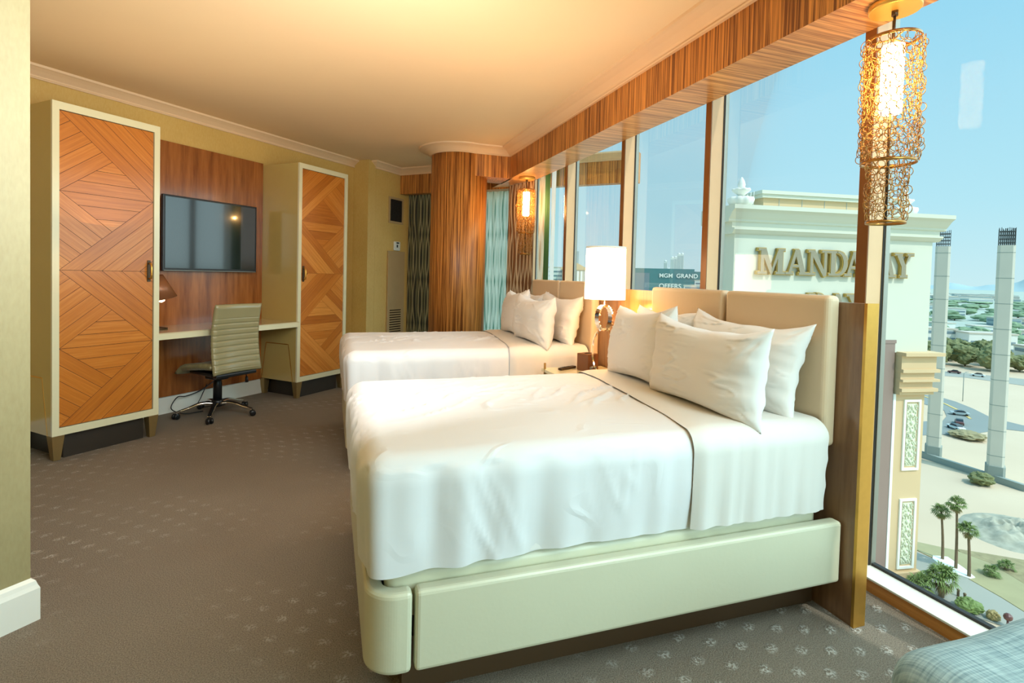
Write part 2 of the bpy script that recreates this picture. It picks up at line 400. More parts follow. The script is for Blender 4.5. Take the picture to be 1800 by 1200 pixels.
# column crown follows the column and the fascia
CX, CY, CR = 1.465, 6.418, .338
arc = [(CX+CR*math.cos(a), CY+CR*math.sin(a)) for a in [(-PI/2 - PI*.95*i/28) for i in range(29)]]
sweep('trim_2', [(XF,-4.5), (XF,6.10), (CX+.1,6.10)] + arc, cw, 'crown', smooth=False)
# window-side soffit, wood fascia
bb = MB(); bb.box(XF, XM+.001, -4.5, 7.4, ZS, ZC-.002)
for f in bb.bm.faces: f.material_index = 0
o = bb.build('trim_soffit', 'zebra'); struct(o); o.name = 'trim_3'
o.data.materials.append(M['zebra_x'])
for f in o.data.polygons:
    if abs(f.normal.z) > .9: f.material_index = 1
bb = MB(); bb.box(CX, XF+.02, 6.10, 6.50, ZS, ZC-.003); o = bb.build('trim_4', 'zebra'); struct(o)
bb = MB(); bb.prism([W2(6.32,4.83), W2(6.32,1.4), W2(6.44,1.4), W2(6.44,4.83)], 2.52, ZC-.004); struct(bb.build('trim_5', 'zebra'))
# column
bb = MB(); bb.lathe([(CR,0),(CR,ZC-.005)], (CX,CY,0), 96); o = bb.build('trim_column', 'zebra'); o.name = 'trim_6'; struct(o)

# windows of the main window wall
my = [-3.68,-2.58,-1.48,-.38,.72,1.822,2.925,4.0,5.15,6.25]
for i in range(len(my)):
    y = my[i]
    bb = MB(); bb.box(XM+.004, XG, y-.027, y+.027, .06, ZC-.002, 'mull_cream'); bb.box(XM, XM+.006, y-.027, y+.027, .06, ZC-.002, 'mull_brown')
    o = bb.build('trim_%d' % (10+i)); struct(o)
    bb = MB(); bb.box(XG-.016, XG+.02, y-.030, y+.030, .06, ZC-.002, 'rubber'); bb.box(XG-.006, XG+.021, y-.035, y+.036, .06, ZC-.002, 'alu')
    bb.build('gasket', None, o)
for i in range(len(my)-1):
    bb = MB(); bb.poly([(XG+.005, my[i]+.03, .06), (XG+.005, my[i+1]-.03, .06), (XG+.005, my[i+1]-.03, ZC-.01), (XG+.005, my[i]+.03, ZC-.01)])
    o = bb.build('window_%d' % (i+1), 'glass', recalc=False); struct(o)
# window sill: wood riser, white top
bb = MB(); bb.box(XM, XG+.02, -4.5, pE[1]-.1, 0, .056, 'sill_wood'); o = bb.build('trim_7'); struct(o)
bb = MB(); bb.box(XM-.006, XG+.02, -4.5, pE[1]-.1, .056, .066, 'white_trim'); bb.build('sill_top', None, o, bevel=.002)
bb = MB(); bb.box(XG-.004, XG+.02, -4.5, pE[1]-.1, .066, .078, 'rubber'); bb.build('gasket', None, o)
# far window wall (s = 6.75)
for k, m_ in enumerate((4.78, 3.9, 3.05)):
    a = W2(6.72, m_); bb2 = MB(); bb2.box(-.03, .03, -.03, .03, .06, ZC-.002, 'mull_cream'); o = bb2.build('trim_%d' % (22+k), None, None, (a[0], a[1], 0), RZ); struct(o)
bb = MB(); P0, P1 = W2(6.74, 4.83), (XG, (6.74-XG*SA)/CA)
bb.poly([(*P0, 0), (*P1, 0), (*P1, ZC-.01), (*P0, ZC-.01)]); struct(bb.build('window_20', 'glass', recalc=False))

# ------------------------------------------------------------------ curtains
def curtain(name, path, z0, z1, amp, wl, mat, label, cat='curtain', n=None, group=None):
    P = [Vector(p) for p in path]; segs = [(P[i+1]-P[i]).length for i in range(len(P)-1)]; Lt = sum(segs)
    n = n or max(24, int(Lt/wl*14)); bb = MB(); rows = []; nz = 14
    uvl = bb.bm.loops.layers.uv.new('cloth'); info = {}
    for i in range(n+1):
        d = Lt*i/n; k = 0; dd = d
        while k < len(segs)-1 and dd > segs[k]: dd -= segs[k]; k += 1
        tdir = (P[k+1]-P[k]).normalized(); nn = Vector((-tdir.y, tdir.x)); p = P[k]+tdir*dd; row = []
        for j in range(nz+1):
            z = z0+(z1-z0)*j/nz; ph = 2*PI*d/wl + .8*noise.noise((d*3, 0, z*.6))
            a = amp*(.75+.35*noise.noise((d*5, z*.8, 2)))
            q = p + nn*math.sin(ph)*a + tdir*math.sin(ph*2)*a*.2
            v = bb.bm.verts.new((q.x, q.y, z)); info[v] = (d*2.2, z); row.append(v)
        rows.append(row)
    for a, c in zip(rows, rows[1:]):
        for j in range(nz):
            f = bb.bm.faces.new((a[j], c[j], c[j+1], a[j+1])); f.smooth = True
            for l in f.loops: l[uvl].uv = info[l.vert]
    o = bb.build(name, mat, recalc=False); tag(o, label, cat, group); return o
curtain('curtain', [W2(6.53,4.83), W2(6.53,4.0)], .02, 2.86, .035, .12, 'curt_dark', 'dark green and cream wave-patterned curtain left of the wood column')
curtain('sheer_curtain', [W2(6.6,3.75), W2(6.6,3.05)], .02, 2.86, .03, .11, 'curt_teal', 'pale teal backlit curtain right of the wood column')
curtain('curtain', [(2.16,6.6), (2.20,6.42), (2.27,6.18), (2.30,6.02)], .02, ZS-.004, .028, .09, 'curt_brown', 'brown wave-patterned drape behind the far pendant lamp')
curtain('curtain', [(2.375,6.06), (2.375,5.86)], .07, ZC-.01, .018, .06, 'curt_beige', 'narrow beige striped curtain at the far window')
curtain('curtain', [(2.37,5.86), (2.37,5.69)], .07, ZC-.01, .012, .1, 'curt_green', 'plain green drape edge at the far window')
curtain('sheer_curtain', [(2.38,5.69), (2.38,5.58)], .07, ZC-.01, .01, .05, 'sheer', 'white sheer curtain edge beside the green drape')

# ------------------------------------------------------------------ cabinets
def clip(poly, a, b, c):              # keep a*x+b*y <= c
    out = []
    for i in range(len(poly)):
        p, q = poly[i], poly[(i+1)%len(poly)]; dp = a*p[0]+b*p[1]-c; dq = a*q[0]+b*q[1]-c
        if dp <= 0: out.append(p)
        if dp*dq < 0:
            k = dp/(dp-dq); out.append((p[0]+(q[0]-p[0])*k, p[1]+(q[1]-p[1])*k))
    return out
def shrink(poly, g):
    cx = sum(p[0] for p in poly)/len(poly); cy = sum(p[1] for p in poly)/len(poly); res = poly[:]
    area = sum(poly[i][0]*poly[(i+1)%len(poly)][1]-poly[(i+1)%len(poly)][0]*poly[i][1] for i in range(len(poly)))
    if area < 0: res = res[::-1]; 
    P = res[:]
    for i in range(len(P)):
        p, q = P[i], P[(i+1)%len(P)]; ex, ey = q[0]-p[0], q[1]-p[1]; l = math.hypot(ex, ey)
        if l < 1e-5: continue
        nx, ny = ey/l, -ex/l; res = clip(res, nx, ny, nx*p[0]+ny*p[1]-g)
        if len(res) < 3: return None
    return res
def bands(region, dx, dy, origin, w):
    l = math.hypot(dx, dy); dx, dy = dx/l, dy/l; nx, ny = -dy, dx
    vals = [nx*(p[0]-origin[0])+ny*(p[1]-origin[1]) for p in region]
    k0 = math.floor(min(vals)/w+1e-4); k1 = math.ceil(max(vals)/w-1e-4); out = []
    for k in range(k0, k1):
        c0 = nx*origin[0]+ny*origin[1]
        q = clip(region, nx, ny, c0+(k+1)*w); q = clip(q, -nx, -ny, -(c0+k*w)) if len(q) > 2 else q
        if len(q) > 2: out.append((q, (dx, dy)))
    return out
def door_planks(W, H, mirror, name, parent, x0, y, z0):
    bb = MB(); uvl = bb.bm.loops.layers.uv.new('grain'); tone = bb.bm.faces.layers.float.new('tone')
    h = H/2; w = .088; allp = []
    for base in (0, h):
        Lp = (0, h/2); R_ = (W, h/2); P = (W*.53, h/2+(h/2)*(1-.53))
        up_regs = [([(0,h),(W,h),(W,h/2)], (W, -h/2), (0,h)),
                   ([(0,h),Lp,P], (P[0]-Lp[0], P[1]-Lp[1]), Lp),
                   ([Lp,R_,P], (1,0), Lp)]
        for reg, d, og in up_regs:
            for q, dd in bands(reg, d[0], d[1], og, w):
                allp.append(([(x, yy+base) for x, yy in q], dd))
                allp.append(([(x, (h-yy)+base) for x, yy in q], (dd[0], -dd[1])))
    for q, dd in allp:
        q2 = shrink(q, .0013 if not mirror else .0006)
        if not q2: continue
        if mirror: q2 = [(W-x, yy) for x, yy in q2]; dd = (-dd[0], dd[1])
        t_ = random.random() if mirror else .5+.35*(random.random()-.5); ox, oy = random.random()*9, random.random()*9
        a = [bb.bm.verts.new((x0+x, y, z0+yy)) for x, yy in q2]
        try: f = bb.bm.faces.new(a)
        except ValueError: continue
        f[tone] = t_
        for l in f.loops:
            px, pz = l.vert.co.x, l.vert.co.z
            l[uvl].uv = (px*dd[0]+pz*dd[1]+ox, -px*dd[1]+pz*dd[0]+oy)
    for f in bb.bm.faces:
        f.normal_update()
        if f.normal.y > 0: f.normal_flip()
    o = bb.build(name, 'planks', parent, recalc=False); return o
def cabinet(s0, s1, m0, zb, zt, label, mirror):
    W = s1-s0; D = MW-m0-.012; root = thing('wardrobe_cabinet', label, 'cabinet', (*W2(s0, m0), 0), RZ)
    bw = .042; bz = .053
    bb = MB(); d = .02
    bb.box(0,bw,0,d,zb,zt); bb.box(W-bw,W,0,d,zb,zt); bb.box(bw,W-bw,0,d,zb,zb+bz); bb.box(bw,W-bw,0,d,zt-bz,zt)
    bb.build('front_frame', 'lacquer', root)
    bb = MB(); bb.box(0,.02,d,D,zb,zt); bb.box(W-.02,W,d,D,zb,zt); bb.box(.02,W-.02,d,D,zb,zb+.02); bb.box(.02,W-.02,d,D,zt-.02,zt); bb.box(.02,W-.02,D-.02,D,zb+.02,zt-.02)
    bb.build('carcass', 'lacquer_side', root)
    bb = MB(); bb.box(bw+.003,W-bw-.003,.012,.03,zb+bz+.003,zt-bz-.003); dr = bb.build('door', 'dark', root)
    door_planks(W-2*bw-.006, zt-zb-2*bz-.006, mirror, 'plank_inlay', dr, bw+.003, .0105, zb+bz+.003)
    hx = bw+.035 if mirror else W-bw-.035
    bb = MB(); zc = 1.345
    bb.prism([(-.011,-.085),(.011,-.085),(.014,-.06),(.014,.06),(.011,.085),(-.011,.085),(-.014,.06),(-.014,-.06)], .002, .008, 'bronze', Matrix.Translation((hx,.012,zc)) @ Matrix.Rotation(PI/2,4,'X'))
    bb.tube([(hx,.004,zc-.062),(hx,-.024,zc-.055),(hx,-.028,zc-.03),(hx,-.028,zc+.03),(hx,-.024,zc+.055),(hx,.004,zc+.062)], .0075, 8, 'brass')
    bb.build('handle', None, dr, label='slim brass pull handle')
    for (x, y) in ((0,0),(W-.075,0),(0,D-.075),(W-.075,D-.075)):
        bb = MB(); xi = .012 if x < .1 else -.012
        t0 = [(x,y),(x+.075,y),(x+.075,y+.075),(x,y+.075)]; cx, cy = x+.0375, y+.0375
        bt = [(cx+(a-cx)*.55, cy+(c-cy)*.55) for a, c in t0]
        A = [bb.bm.verts.new((*p, zb-.001)) for p in t0]; B = [bb.bm.verts.new((*p, .002)) for p in bt]
        bb.bm.faces.new(A); bb.bm.faces.new(B[::-1])
        for i in range(4): bb.bm.faces.new((A[i], A[(i+1)%4], B[(i+1)%4], B[i]))
        bb.build('leg', 'leg_metal', root, label='tapered champagne metal foot')
    bb = MB(); bb.box(.09,W-.09,.05,D-.03,.001,zb-.001); bb.build('plinth', 'dark_plinth', root)
    # brass inlay line on the left flank
    bb = MB()
    def strip(a, c):
        A, B = Vector(a), Vector(c); dd = (B-A).normalized(); nn = Vector((-dd.y, dd.x))*.0045
        bb.prism([A+nn, B+nn, B-nn, A-nn], -.003, .001, None, Matrix(((0,0,-1,0),(1,0,0,0),(0,1,0,0),(0,0,0,1))) )
    strip((.06, zb), (.13, zb+.40)); strip((.13, zb+.40), (D-.10, zb+.40)); strip((D-.10, zb+.40), (D-.03, zb))
    bb.build('brass_inlay', 'brass', root)
    return root
cabinet(1.967, 2.688, 4.44, .178, 2.503, 'tall cream-framed cabinet with chevron plank door nearest the camera, left of the television', False)
cabinet(4.170, 4.897, 4.505, .178, 2.525, 'tall cream-framed cabinet with chevron plank door at the far end of the desk', True)
# back panel, desk
bb = MB(); bb.box(0,4.168-2.69,0,.033,.165,2.545); o = bb.build('wood_wall_panel', 'panel_wood', None, (*W2(2.69,5.05),0), RZ); tag(o, 'tall reddish wood wall panel behind the television and desk', 'wall panel')
root = thing('desk', 'long cream built-in desk top spanning between the two cabinets', 'desk', (*W2(2.69,4.475),0), RZ)
bb = MB(); bb.box(0,1.478,0,.573,.826,.835); bb.build('desk_surface', plain('desk_top_lacquer', L(206,190,150), .12, var=.02, coat=.6), root)
bb = MB(); bb.box(0,1.478,0,.573,.779,.826); bb.build('desk_edge', 'lacquer', root)
# television
root = thing('television', 'black flat-screen television mounted on the wood wall panel', 'television', (*W2(3.03,4.955),1.345), RZ)
bb = MB(); bb.box(0,.985,0,.035,0,.70); bb.build('casing', 'black', root, bevel=.004)
bb = MB(); bb.box(.02,.965,-.001,.002,.028,.682); bb.build('screen', 'blackgloss', root)
bb = MB(); bb.box(.01,.975,-.0015,.001,.004,.009); bb.build('bottom_bezel', 'alu', root)
bb = MB(); bb.box(.3,.68,.035,.094,.2,.5); bb.build('wall_bracket', 'black', root)
# desk lamp
root = thing('desk_lamp', 'small desk lamp with copper brown tapered shade peeking past the near cabinet', 'lamp', (*W2(2.90,4.80),.835), RZ)
bb = MB(); bb.lathe([(.07,.001),(.07,.012),(.02,.02)], n=24); bb.build('base', 'bronze', root)
bb = MB(); bb.tube([(0,0,.015),(-.02,0,.13),(-.01,0,.26)], .007); bb.build('stem', 'bronze', root)
mt_ = Matrix.Translation((0,0,.36)) @ Matrix.Rotation(-.22,4,'Y')
bb = MB(); bb.lathe([(.055,.11),(.125,-.09),(.12,-.09),(.05,.108)], n=32, mat=mt_, closed=True); bb.build('lamp_shade', 'darkshade', root)
bb = MB(); bb.lathe([(.0005,-.13),(.025,-.12),(.035,-.09),(.025,-.05),(.012,-.02)], n=16, mat=mt_); bb.build('bulb', 'shade', root)

# cables under the desk
def cable(pts, r, label):
    P = [Vector((*W2(s, m), z)) for s, m, z in pts]; out = []
    for i in range(len(P)-1):
        p0 = P[max(i-1,0)]; p1 = P[i]; p2 = P[i+1]; p3 = P[min(i+2,len(P)-1)]
        for k in range(8):
            t_ = k/8; out.append(.5*((2*p1)+(-p0+p2)*t_+(2*p0-5*p1+4*p2-p3)*t_*t_+(-p0+3*p1-3*p2+p3)*t_**3))
    out.append(P[-1]); bb = MB(); bb.tube(out, r, 6); o = bb.build('power_cable', 'black'); tag(o, label, 'cable'); return o
cable([(3.62,5.03,.25),(3.45,5.02,.17),(3.3,5.02,.14),(3.2,5.0,.15),(3.13,4.98,.06),(3.2,4.9,.008),(3.35,4.84,.008)], .005, 'black power cable sagging under the desk towards the chair base')
cable([(3.52,5.03,.22),(3.45,5.02,.10),(3.4,5.0,.012),(3.55,4.95,.01),(3.7,4.97,.01)], .004, 'thin black cable dropping to the floor under the desk')
root = thing('power_adapter', 'black power adapter on the floor under the desk', 'adapter', (*W2(3.58,4.93),0), RZ)
bb = MB(); bb.box(-.05,.05,-.03,.03,.001,.05); bb.build('housing', 'black', root, bevel=.004)
bb = MB(); bb.box(-.035,.035,-.02,.02,.05,.053); bb.build('top_plate', 'alu', root)

# ------------------------------------------------------------------ office chair
root = thing('office_chair', 'olive grey ribbed leather swivel chair turned to the desk', 'chair', (*W2(3.345,4.63),0), RZ)
bb = MB()     # backrest, closed curved slab with ribs (local y towards the desk)
def back(u, v, side):
    x = (u-.5)*(.50-.02*v); z = .43+v*.63
    e = min(1, (1-abs(2*u-1))*9)**.5; ez = min(1, min(v, 1-v)*16+.0)**.5
    th = .03*min(e, max(ez, .05))
    y = -.25 + .035*(2*u-1)**2*-1 + .05*math.sin(v*PI*.9) - .02*v
    rib = .0
    if .06 < v < .80:
        ph = (v-.06)/.74*9; rib = -.007*(abs(math.cos(ph*PI))**14)
    return Vector((x, y + side*(th+rib*min(e,1)), z))
bb.grid(lambda u, v: back(u, v, -1), 28, 150); bb.grid(lambda u, v: back(u, v, 1), 28, 150)
bb.build('backrest', 'chair_leather', root, smooth=True, weld=.004)
bb = MB()
def seat(u, v, side):
    x = (u-.5)*.5; y = -.25+v*.50; e = min(1, min(1-abs(2*u-1), 1-abs(2*v-1))*8)**.5
    z = .47 + .02*math.cos((v-.1)*3.2) - (.06*max(0, v-.8)*5*max(0, v-.8)*5) + .012*(2*u-1)**2
    rib = -.005*(abs(math.cos(v*7*PI))**14)
    return Vector((x, y, z + side*(.032*max(e,.04)+rib*min(e,1))))
bb.grid(lambda u, v: seat(u, v, -1), 24, 90); bb.grid(lambda u, v: seat(u, v, 1), 24, 90)
bb.build('seat', 'chair_leather', root, smooth=True, weld=.004)
bb = MB(); bb.prism([(-.2,-.2),(.2,-.2),(.17,.16),(-.17,.16)], .405, .435); bb.box(-.06,.06,-.08,.1,.34,.41); bb.prism([(-.21,-.27),(.21,-.27),(.19,-.19),(-.19,-.19)], .395, .43)
bb.build('seat_mechanism', 'black', root, bevel=.01)
bb = MB(); bb.tube([(.1,-.05,.37),(.2,-.08,.375),(.235,-.09,.36),(.24,-.09,.33)], .005); bb.tube([(.24,-.09,.335),(.243,-.09,.28)], [.012,.016], 8); bb.build('height_lever', 'black', root)
bb = MB(); bb.lathe([(.022,.34),(.022,.36)], n=20); bb.lathe([(.038,.13),(.038,.30),(.03,.335),(.022,.345)], n=24); bb.build('gas_lift', 'black', root)
bb = MB(); bb.lathe([(.045,.085),(.05,.10),(.05,.135),(.04,.15)], n=24); bb.build('base_hub', 'black', root)
def leg_proto():
    bb = MB()
    def f(u, v, side):
        r = .03+u*.30; z = .125 + .015*math.sin(min(1,u*1.5)*PI) - .055*u*u; w = .024-.010*u; x = (v-.5)*2*w
        return Vector((r, x, z + (0 if side else -.026+.01*u)))
    for k in (0, 1): bb.grid(lambda u, v: f(u, v, k), 14, 2, 'black')
    A = MB
    for s_ in (0, 1):
        bb.grid(lambda u, v: f(u, s_, 1)*v + f(u, s_, 0)*(1-v) + Vector((0,(s_-.5)*.001,0)), 14, 1, 'chrome')
    bb.grid(lambda u, v: f(1, u, 1)*v + f(1, u, 0)*(1-v), 2, 1, 'chrome')
    return bb
cang = [137, 209, 281, 353, 65]; l0 = leg_proto().build('base_leg', None, root, weld=.0005)
for k, a in enumerate(cang):
    aa = math.radians(-a)              # s,n -> local x,-y
    o = l0 if k == 0 else l0.copy()
    if k: C.objects.link(o); o.parent = root
    o.rotation_euler.z = aa
    cx, cy = .325*math.cos(aa), .325*math.sin(aa); ry = aa+.6
    mc = Matrix.Translation((cx, cy, .0)) @ Matrix.Rotation(ry, 4, 'Z')
    bb = MB()
    for q in (-.016, .016): bb.lathe([(.006,-.010),(.024,-.010),(.0265,-.006),(.0265,.006),(.024,.010),(.006,.010)], n=20, mat=mc @ Matrix.Translation((.008,q,.028)) @ Matrix.Rotation(PI/2,4,'X'))
    bb.lathe([(.007,.05),(.007,.072)], n=10, mat=mc); bb.box(-.014,.022,-.006,.006,.03,.056, None, mc)
    bb.build('caster', 'black', root)

# ------------------------------------------------------------------ grille, thermostat, access panel on far wall
def onfar(s0): return (*W2(s0, 4.83), 0)
root = thing('air_vent', 'beige framed air return grille high on the far wall', 'vent', (*W2(6.06,4.829),0), RZ)
bb = MB(); w = .33; z0, z1 = 2.085, 2.455; f_ = .03
bb.box(0,w,-.014,0,z0,z0+f_); bb.box(0,w,-.014,0,z1-f_,z1); bb.box(0,f_,-.014,0,z0+f_,z1-f_); bb.box(w-f_,w,-.014,0,z0+f_,z1-f_); bb.build('frame', 'vent', root)
bb = MB(); bb.box(f_,w-f_,-.003,-.001,z0+f_,z1-f_); bb.build('backing', 'dark', root)
bb = MB()
for k in range(18): bb.box(f_,w-f_,-.011,-.005,z0+f_+.004+k*.0172,z0+f_+.009+k*.0172)
bb.build('louvres', 'bronze', root)
root = thing('thermostat', 'small white wall thermostat with black display under the grille', 'thermostat', (*W2(6.18,4.829),0), RZ)
bb = MB(); bb.box(0,.13,-.028,0,1.70,1.83); bb.build('casing', 'white_trim', root, bevel=.008)
bb = MB(); bb.box(.045,.075,-.030,-.027,1.745,1.785); bb.box(.04,.10,-.030,-.027,1.80,1.82); bb.build('display', 'black', root)
root = thing('access_panel', 'tall beige metal heating unit panel with louvres at its foot', 'panel', (*W2(6.05,4.829),0), RZ)
bb = MB(); bb.box(0,.38,-.022,0,.17,1.69); bb.build('cover', 'vent', root, bevel=.003)
bb = MB()
for k in range(11): bb.box(.05,.30,-.028,-.0225,.50+k*.034,.514+k*.034)
bb.build('louvres', 'bronze', root)

# ------------------------------------------------------------------ beds
def shell(x0, x1, y0, y1, z0, z1, R, faces, step, disp=None):
    bb = MB(); nx, ny, nz = [max(2, int((b_-a_)/step)) for a_, b_ in ((x0,x1),(y0,y1),(z0,z1))]
    i0 = Vector((x0+R, y0+R, z0)); i1 = Vector((x1-R, y1-R, z1-R))
    if 'open_x1' in faces: i1.x = x1
    if 'bottom' in faces: i0.z = z0+R
    def pt(x, y, z):
        p = Vector((x, y, z)); q = Vector((min(max(x,i0.x),i1.x), min(max(y,i0.y),i1.y), min(max(z,i0.z),i1.z)))
        d = p-q; n = d.normalized() if d.length > 1e-6 else Vector((0,0,1))
        r = q+n*R
        if disp: r = r + disp(r, n)
        return r
    def spaced(a, c, n, R):       # denser samples inside the rounding
        return [a+(c-a)*i/n for i in range(n+1)]
    if 'top' in faces: bb.grid(lambda u, v: pt(x0+(x1-x0)*u, y0+(y1-y0)*v, z1), nx, ny)
    if 'y0' in faces: bb.grid(lambda u, v: pt(x0+(x1-x0)*u, y0, z0+(z1-z0)*v), nx, nz)
    if 'y1' in faces: bb.grid(lambda u, v: pt(x0+(x1-x0)*u, y1, z0+(z1-z0)*v), nx, nz)
    if 'x0' in faces: bb.grid(lambda u, v: pt(x0, y0+(y1-y0)*u, z0+(z1-z0)*v), ny, nz)
    if 'x1' in faces: bb.grid(lambda u, v: pt(x1, y0+(y1-y0)*u, z0+(z1-z0)*v), ny, nz)
    if 'bottom' in faces: bb.grid(lambda u, v: pt(x0+(x1-x0)*u, y0+(y1-y0)*v, z0), nx, ny)
    return bb
def crease(p, sx, sy, sz, sharp):
    n = noise.noise((p.x*sx, p.y*sy, p.z*sz)); return max(0, 1-abs(n)*sharp)
def duvet_disp(zb, oy):
    def f(p, n):
        q = Vector((p.x, p.y-oy, p.z)); d = 0
        # soft fullness
        d += .006*noise.noise(q*3.1)
        if n.z > .6:
            r = Vector((q.x*.8+q.y*.6, -q.x*.6+q.y*.8, 0))
            m_ = max(0, noise.noise(q*1.7+Vector((5,2,0)))+.12)
            d += .016*crease(r, 2.2, 9, 1, 20)*m_*2
            r2 = Vector((q.x*.96-q.y*.2, q.x*.2+q.y*.96, 0)); m2 = max(0, noise.noise(q*2.1+Vector((1,9,0))))
            d += .010*crease(r2, 3, 12, 1, 20)*m2*2
        else:
            k = 1-min(1, max(0, (q.z-zb)/.36)); al = q.x if abs(n.y) > .5 else q.y
            fold = noise.noise((al*11, q.z*1.2, 3+n.y)); d += (.005+.017*k)*fold*(1.5 if q.x < .55 else 1)
            d += .006*crease(Vector((al*1.3+q.z*.35, q.z, 0)), 9, 1.5, 1, 12)*max(0, noise.noise((al*3, q.z*2, 7))+.2)*2.6
            d -= .02*k*k
        out = n*d
        if p.z < zb+.06: out.z += .010*noise.noise((q.x*7, q.y*7, 0))
        return out
    return f
def bed(y0, y1, dz, name_label, duv_label, cushion=False):
    root = thing('bed', name_label, 'bed', (0, y0, 0)); H = y1-y0
    z0, z1 = .155, .408+dz*.3; XH = 2.0; r = .1
    # foot board wraps round both corners
    def ushape(off, xe):
        rr = r-off; pts = []; 
        pts.append((xe, off))
        for i in range(21):
            a = -PI/2 - (PI/2)*i/20; pts.append((.113+r+rr*math.cos(a), r+rr*math.sin(a)))
        for i in range(21):
            a = PI - (PI/2)*i/20; pts.append((.113+r+rr*math.cos(a), H-r+rr*math.sin(a)))
        pts.append((xe, H-off)); return pts
    bb = MB(); o_ = ushape(0, .252); i_ = ushape(.055, .252); n = len(o_)
    P = [[bb.bm.verts.new((x, y, z)) for x, y in q] for q, z in ((o_, z0), (o_, z1), (i_, z1), (i_, z0))]
    for k in range(4):
        a, c = P[k], P[(k+1)%4]
        for i in range(n-1): bb.bm.faces.new((a[i], a[i+1], c[i+1], c[i])).smooth = False
    for e in (0, n-1): bb.bm.faces.new([P[k][e] for k in range(4)])
    o = bb.build('footboard', 'leather', root, bevel=.016, seg=3)
    for yy in (0, H-.055):
        bb = MB(); bb.box(.262, XH, yy, yy+.055, z0, z1); bb.build('side_rail', 'leather', root, bevel=.014, seg=3)
    bb = MB(); bb.box(.24, XH, .13, H-.13, .001, z0+.03); bb.build('plinth', 'plinth_brown', root)
    bb = shell(.175, 1.93, .06, H-.06, .30, .452+dz, .03, ('top','y0','y1','x0','x1'), .03); bb.build('box_spring', 'leather', root, smooth=True, weld=.002)
    def md(p, n):
        d = .004*noise.noise(p*4)
        if n.z < .6: d += .005*noise.noise((p.x*9, p.y*9, p.z*2))
        return n*d
    bb = shell(.16, 1.935, .055, H-.055, .455+dz, .79+dz, .07, ('top','y0','y1','x0','x1'), .03, md); bb.build('mattress', 'linen2', root, smooth=True, weld=.002, label='mattress in a white fitted sheet')
    # duvet
    bb = shell(.088, 1.62, .022, H-.022, .452+dz, .812+dz, .085, ('top','y0','y1','x0','open_x1'), .0145, duvet_disp(.452+dz, 0))
    for v in bb.bm.verts:            # far end of the duvet sinks onto the mattress
        if v.co.x > 1.35:
            k = min(1, (v.co.x-1.35)/.27); v.co.z -= .0*k; v.co.y += (.014*k if v.co.y < H/2 else -.014*k)
            if v.co.z > .75+dz: v.co.z -= .012*k
    dv = bb.build('duvet', 'linen', None, (0, y0, 0), smooth=True, weld=.003); tag(dv, duv_label, 'duvet')
    def fd(p, n):
        d = .003*noise.noise(p*5)
        if n.z < .6:
            k = 1-min(1, max(0, (p.z-.45)/.36)); d += (.004+.012*k)*(noise.noise((p.x*16, p.y*.5, p.z*.8))) + .004*crease(Vector((p.x*1.2+p.z*.25, 0, 0)), 14, 1, 1, 8)
        return n*d
    bb = MB(); R = .085; ya, yb, zt, zl = .010, H-.010, .824+dz, .456+dz
    prof = []                         # cross profile in (y,z), near hem over the top to far hem
    for i in range(30): prof.append((ya, zl+(zt-R-zl)*i/30, -1, 0))
    for i in range(10): a = PI + (-PI/2)*i/10; prof.append((ya+R+R*math.cos(a), zt-R+R*math.sin(a), math.cos(a), math.sin(a)))
    for i in range(91): prof.append((ya+R+(yb-ya-2*R)*i/90, zt, 0, 1))
    for i in range(1, 11): a = PI/2 - (PI/2)*i/10; prof.append((yb-R+R*math.cos(a), zt-R+R*math.sin(a), math.cos(a), math.sin(a)))
    for i in range(1, 31): prof.append((yb, zt-R-(zt-R-zl)*i/30, 1, 0))
    npf = len(prof)-1
    def band(u, v):
        y, z, ny_, nz_ = prof[int(round(v*npf))]; vv = (y-ya)/(yb-ya)
        xs = 1.28 + .14*min(1, vv*1.3) + .03*noise.noise((y*3, z*2, 1)) + .0*z
        xe = 1.928 - .012*abs(noise.noise((z*9, y, 4)))
        x = xs+(xe-xs)*u
        lift = .010*math.sin(min(1, u*7)*PI/2) - .006*max(0, (u-.75)*4)
        d = lift-.006 + .003*noise.noise((x*5, y*5, z*5))
        if nz_ < .6:
            k = 1-min(1, max(0, (z-zl)/.36)); d += (.003+.013*k)*noise.noise((x*24, 0, z*.8+y)) - .012*k
        return Vector((x, y+ny_*d, z+nz_*d))
    bb.grid(band, 34, npf); bb.build('turned_down_fold', 'fold', dv, smooth=True)
    return root
bed(1.605, 2.965, 0, 'cream leather upholstered bed in the foreground', 'smooth white duvet on the near bed')
bed(3.745, 5.105, .022, 'cream leather upholstered bed beyond the nightstand', 'smooth white duvet on the far bed')

# headboard wall
root = thing('headboard', 'long stained wood headboard wall with brass edge and beige leather pads behind both beds', 'headboard', (XF, 1.545, 0))
bb = MB(); bb.box(0,.058,.012,3.6,0,1.305); bb.build('wood_panel', 'head_wood', root)
bb = MB(); bb.box(-.002,.0605,0,.0125,0,1.307); bb.build('edge_trim', 'brass', root, label='brushed brass end trim')
for (a, c, zt) in ((1.660,2.272,1.333),(2.292,2.952,1.333),(3.752,4.402,1.35),(4.422,5.09,1.35)):
    def pd(p, n): return n*(.004*noise.noise(p*6)) if n.x < -.5 else Vector()
    bb = MB(); 
    bb.box(-.07, -.001, a-1.545, c-1.545, .70, zt); bb.build('cushion_pad', 'pad', root, bevel=.022, seg=4)

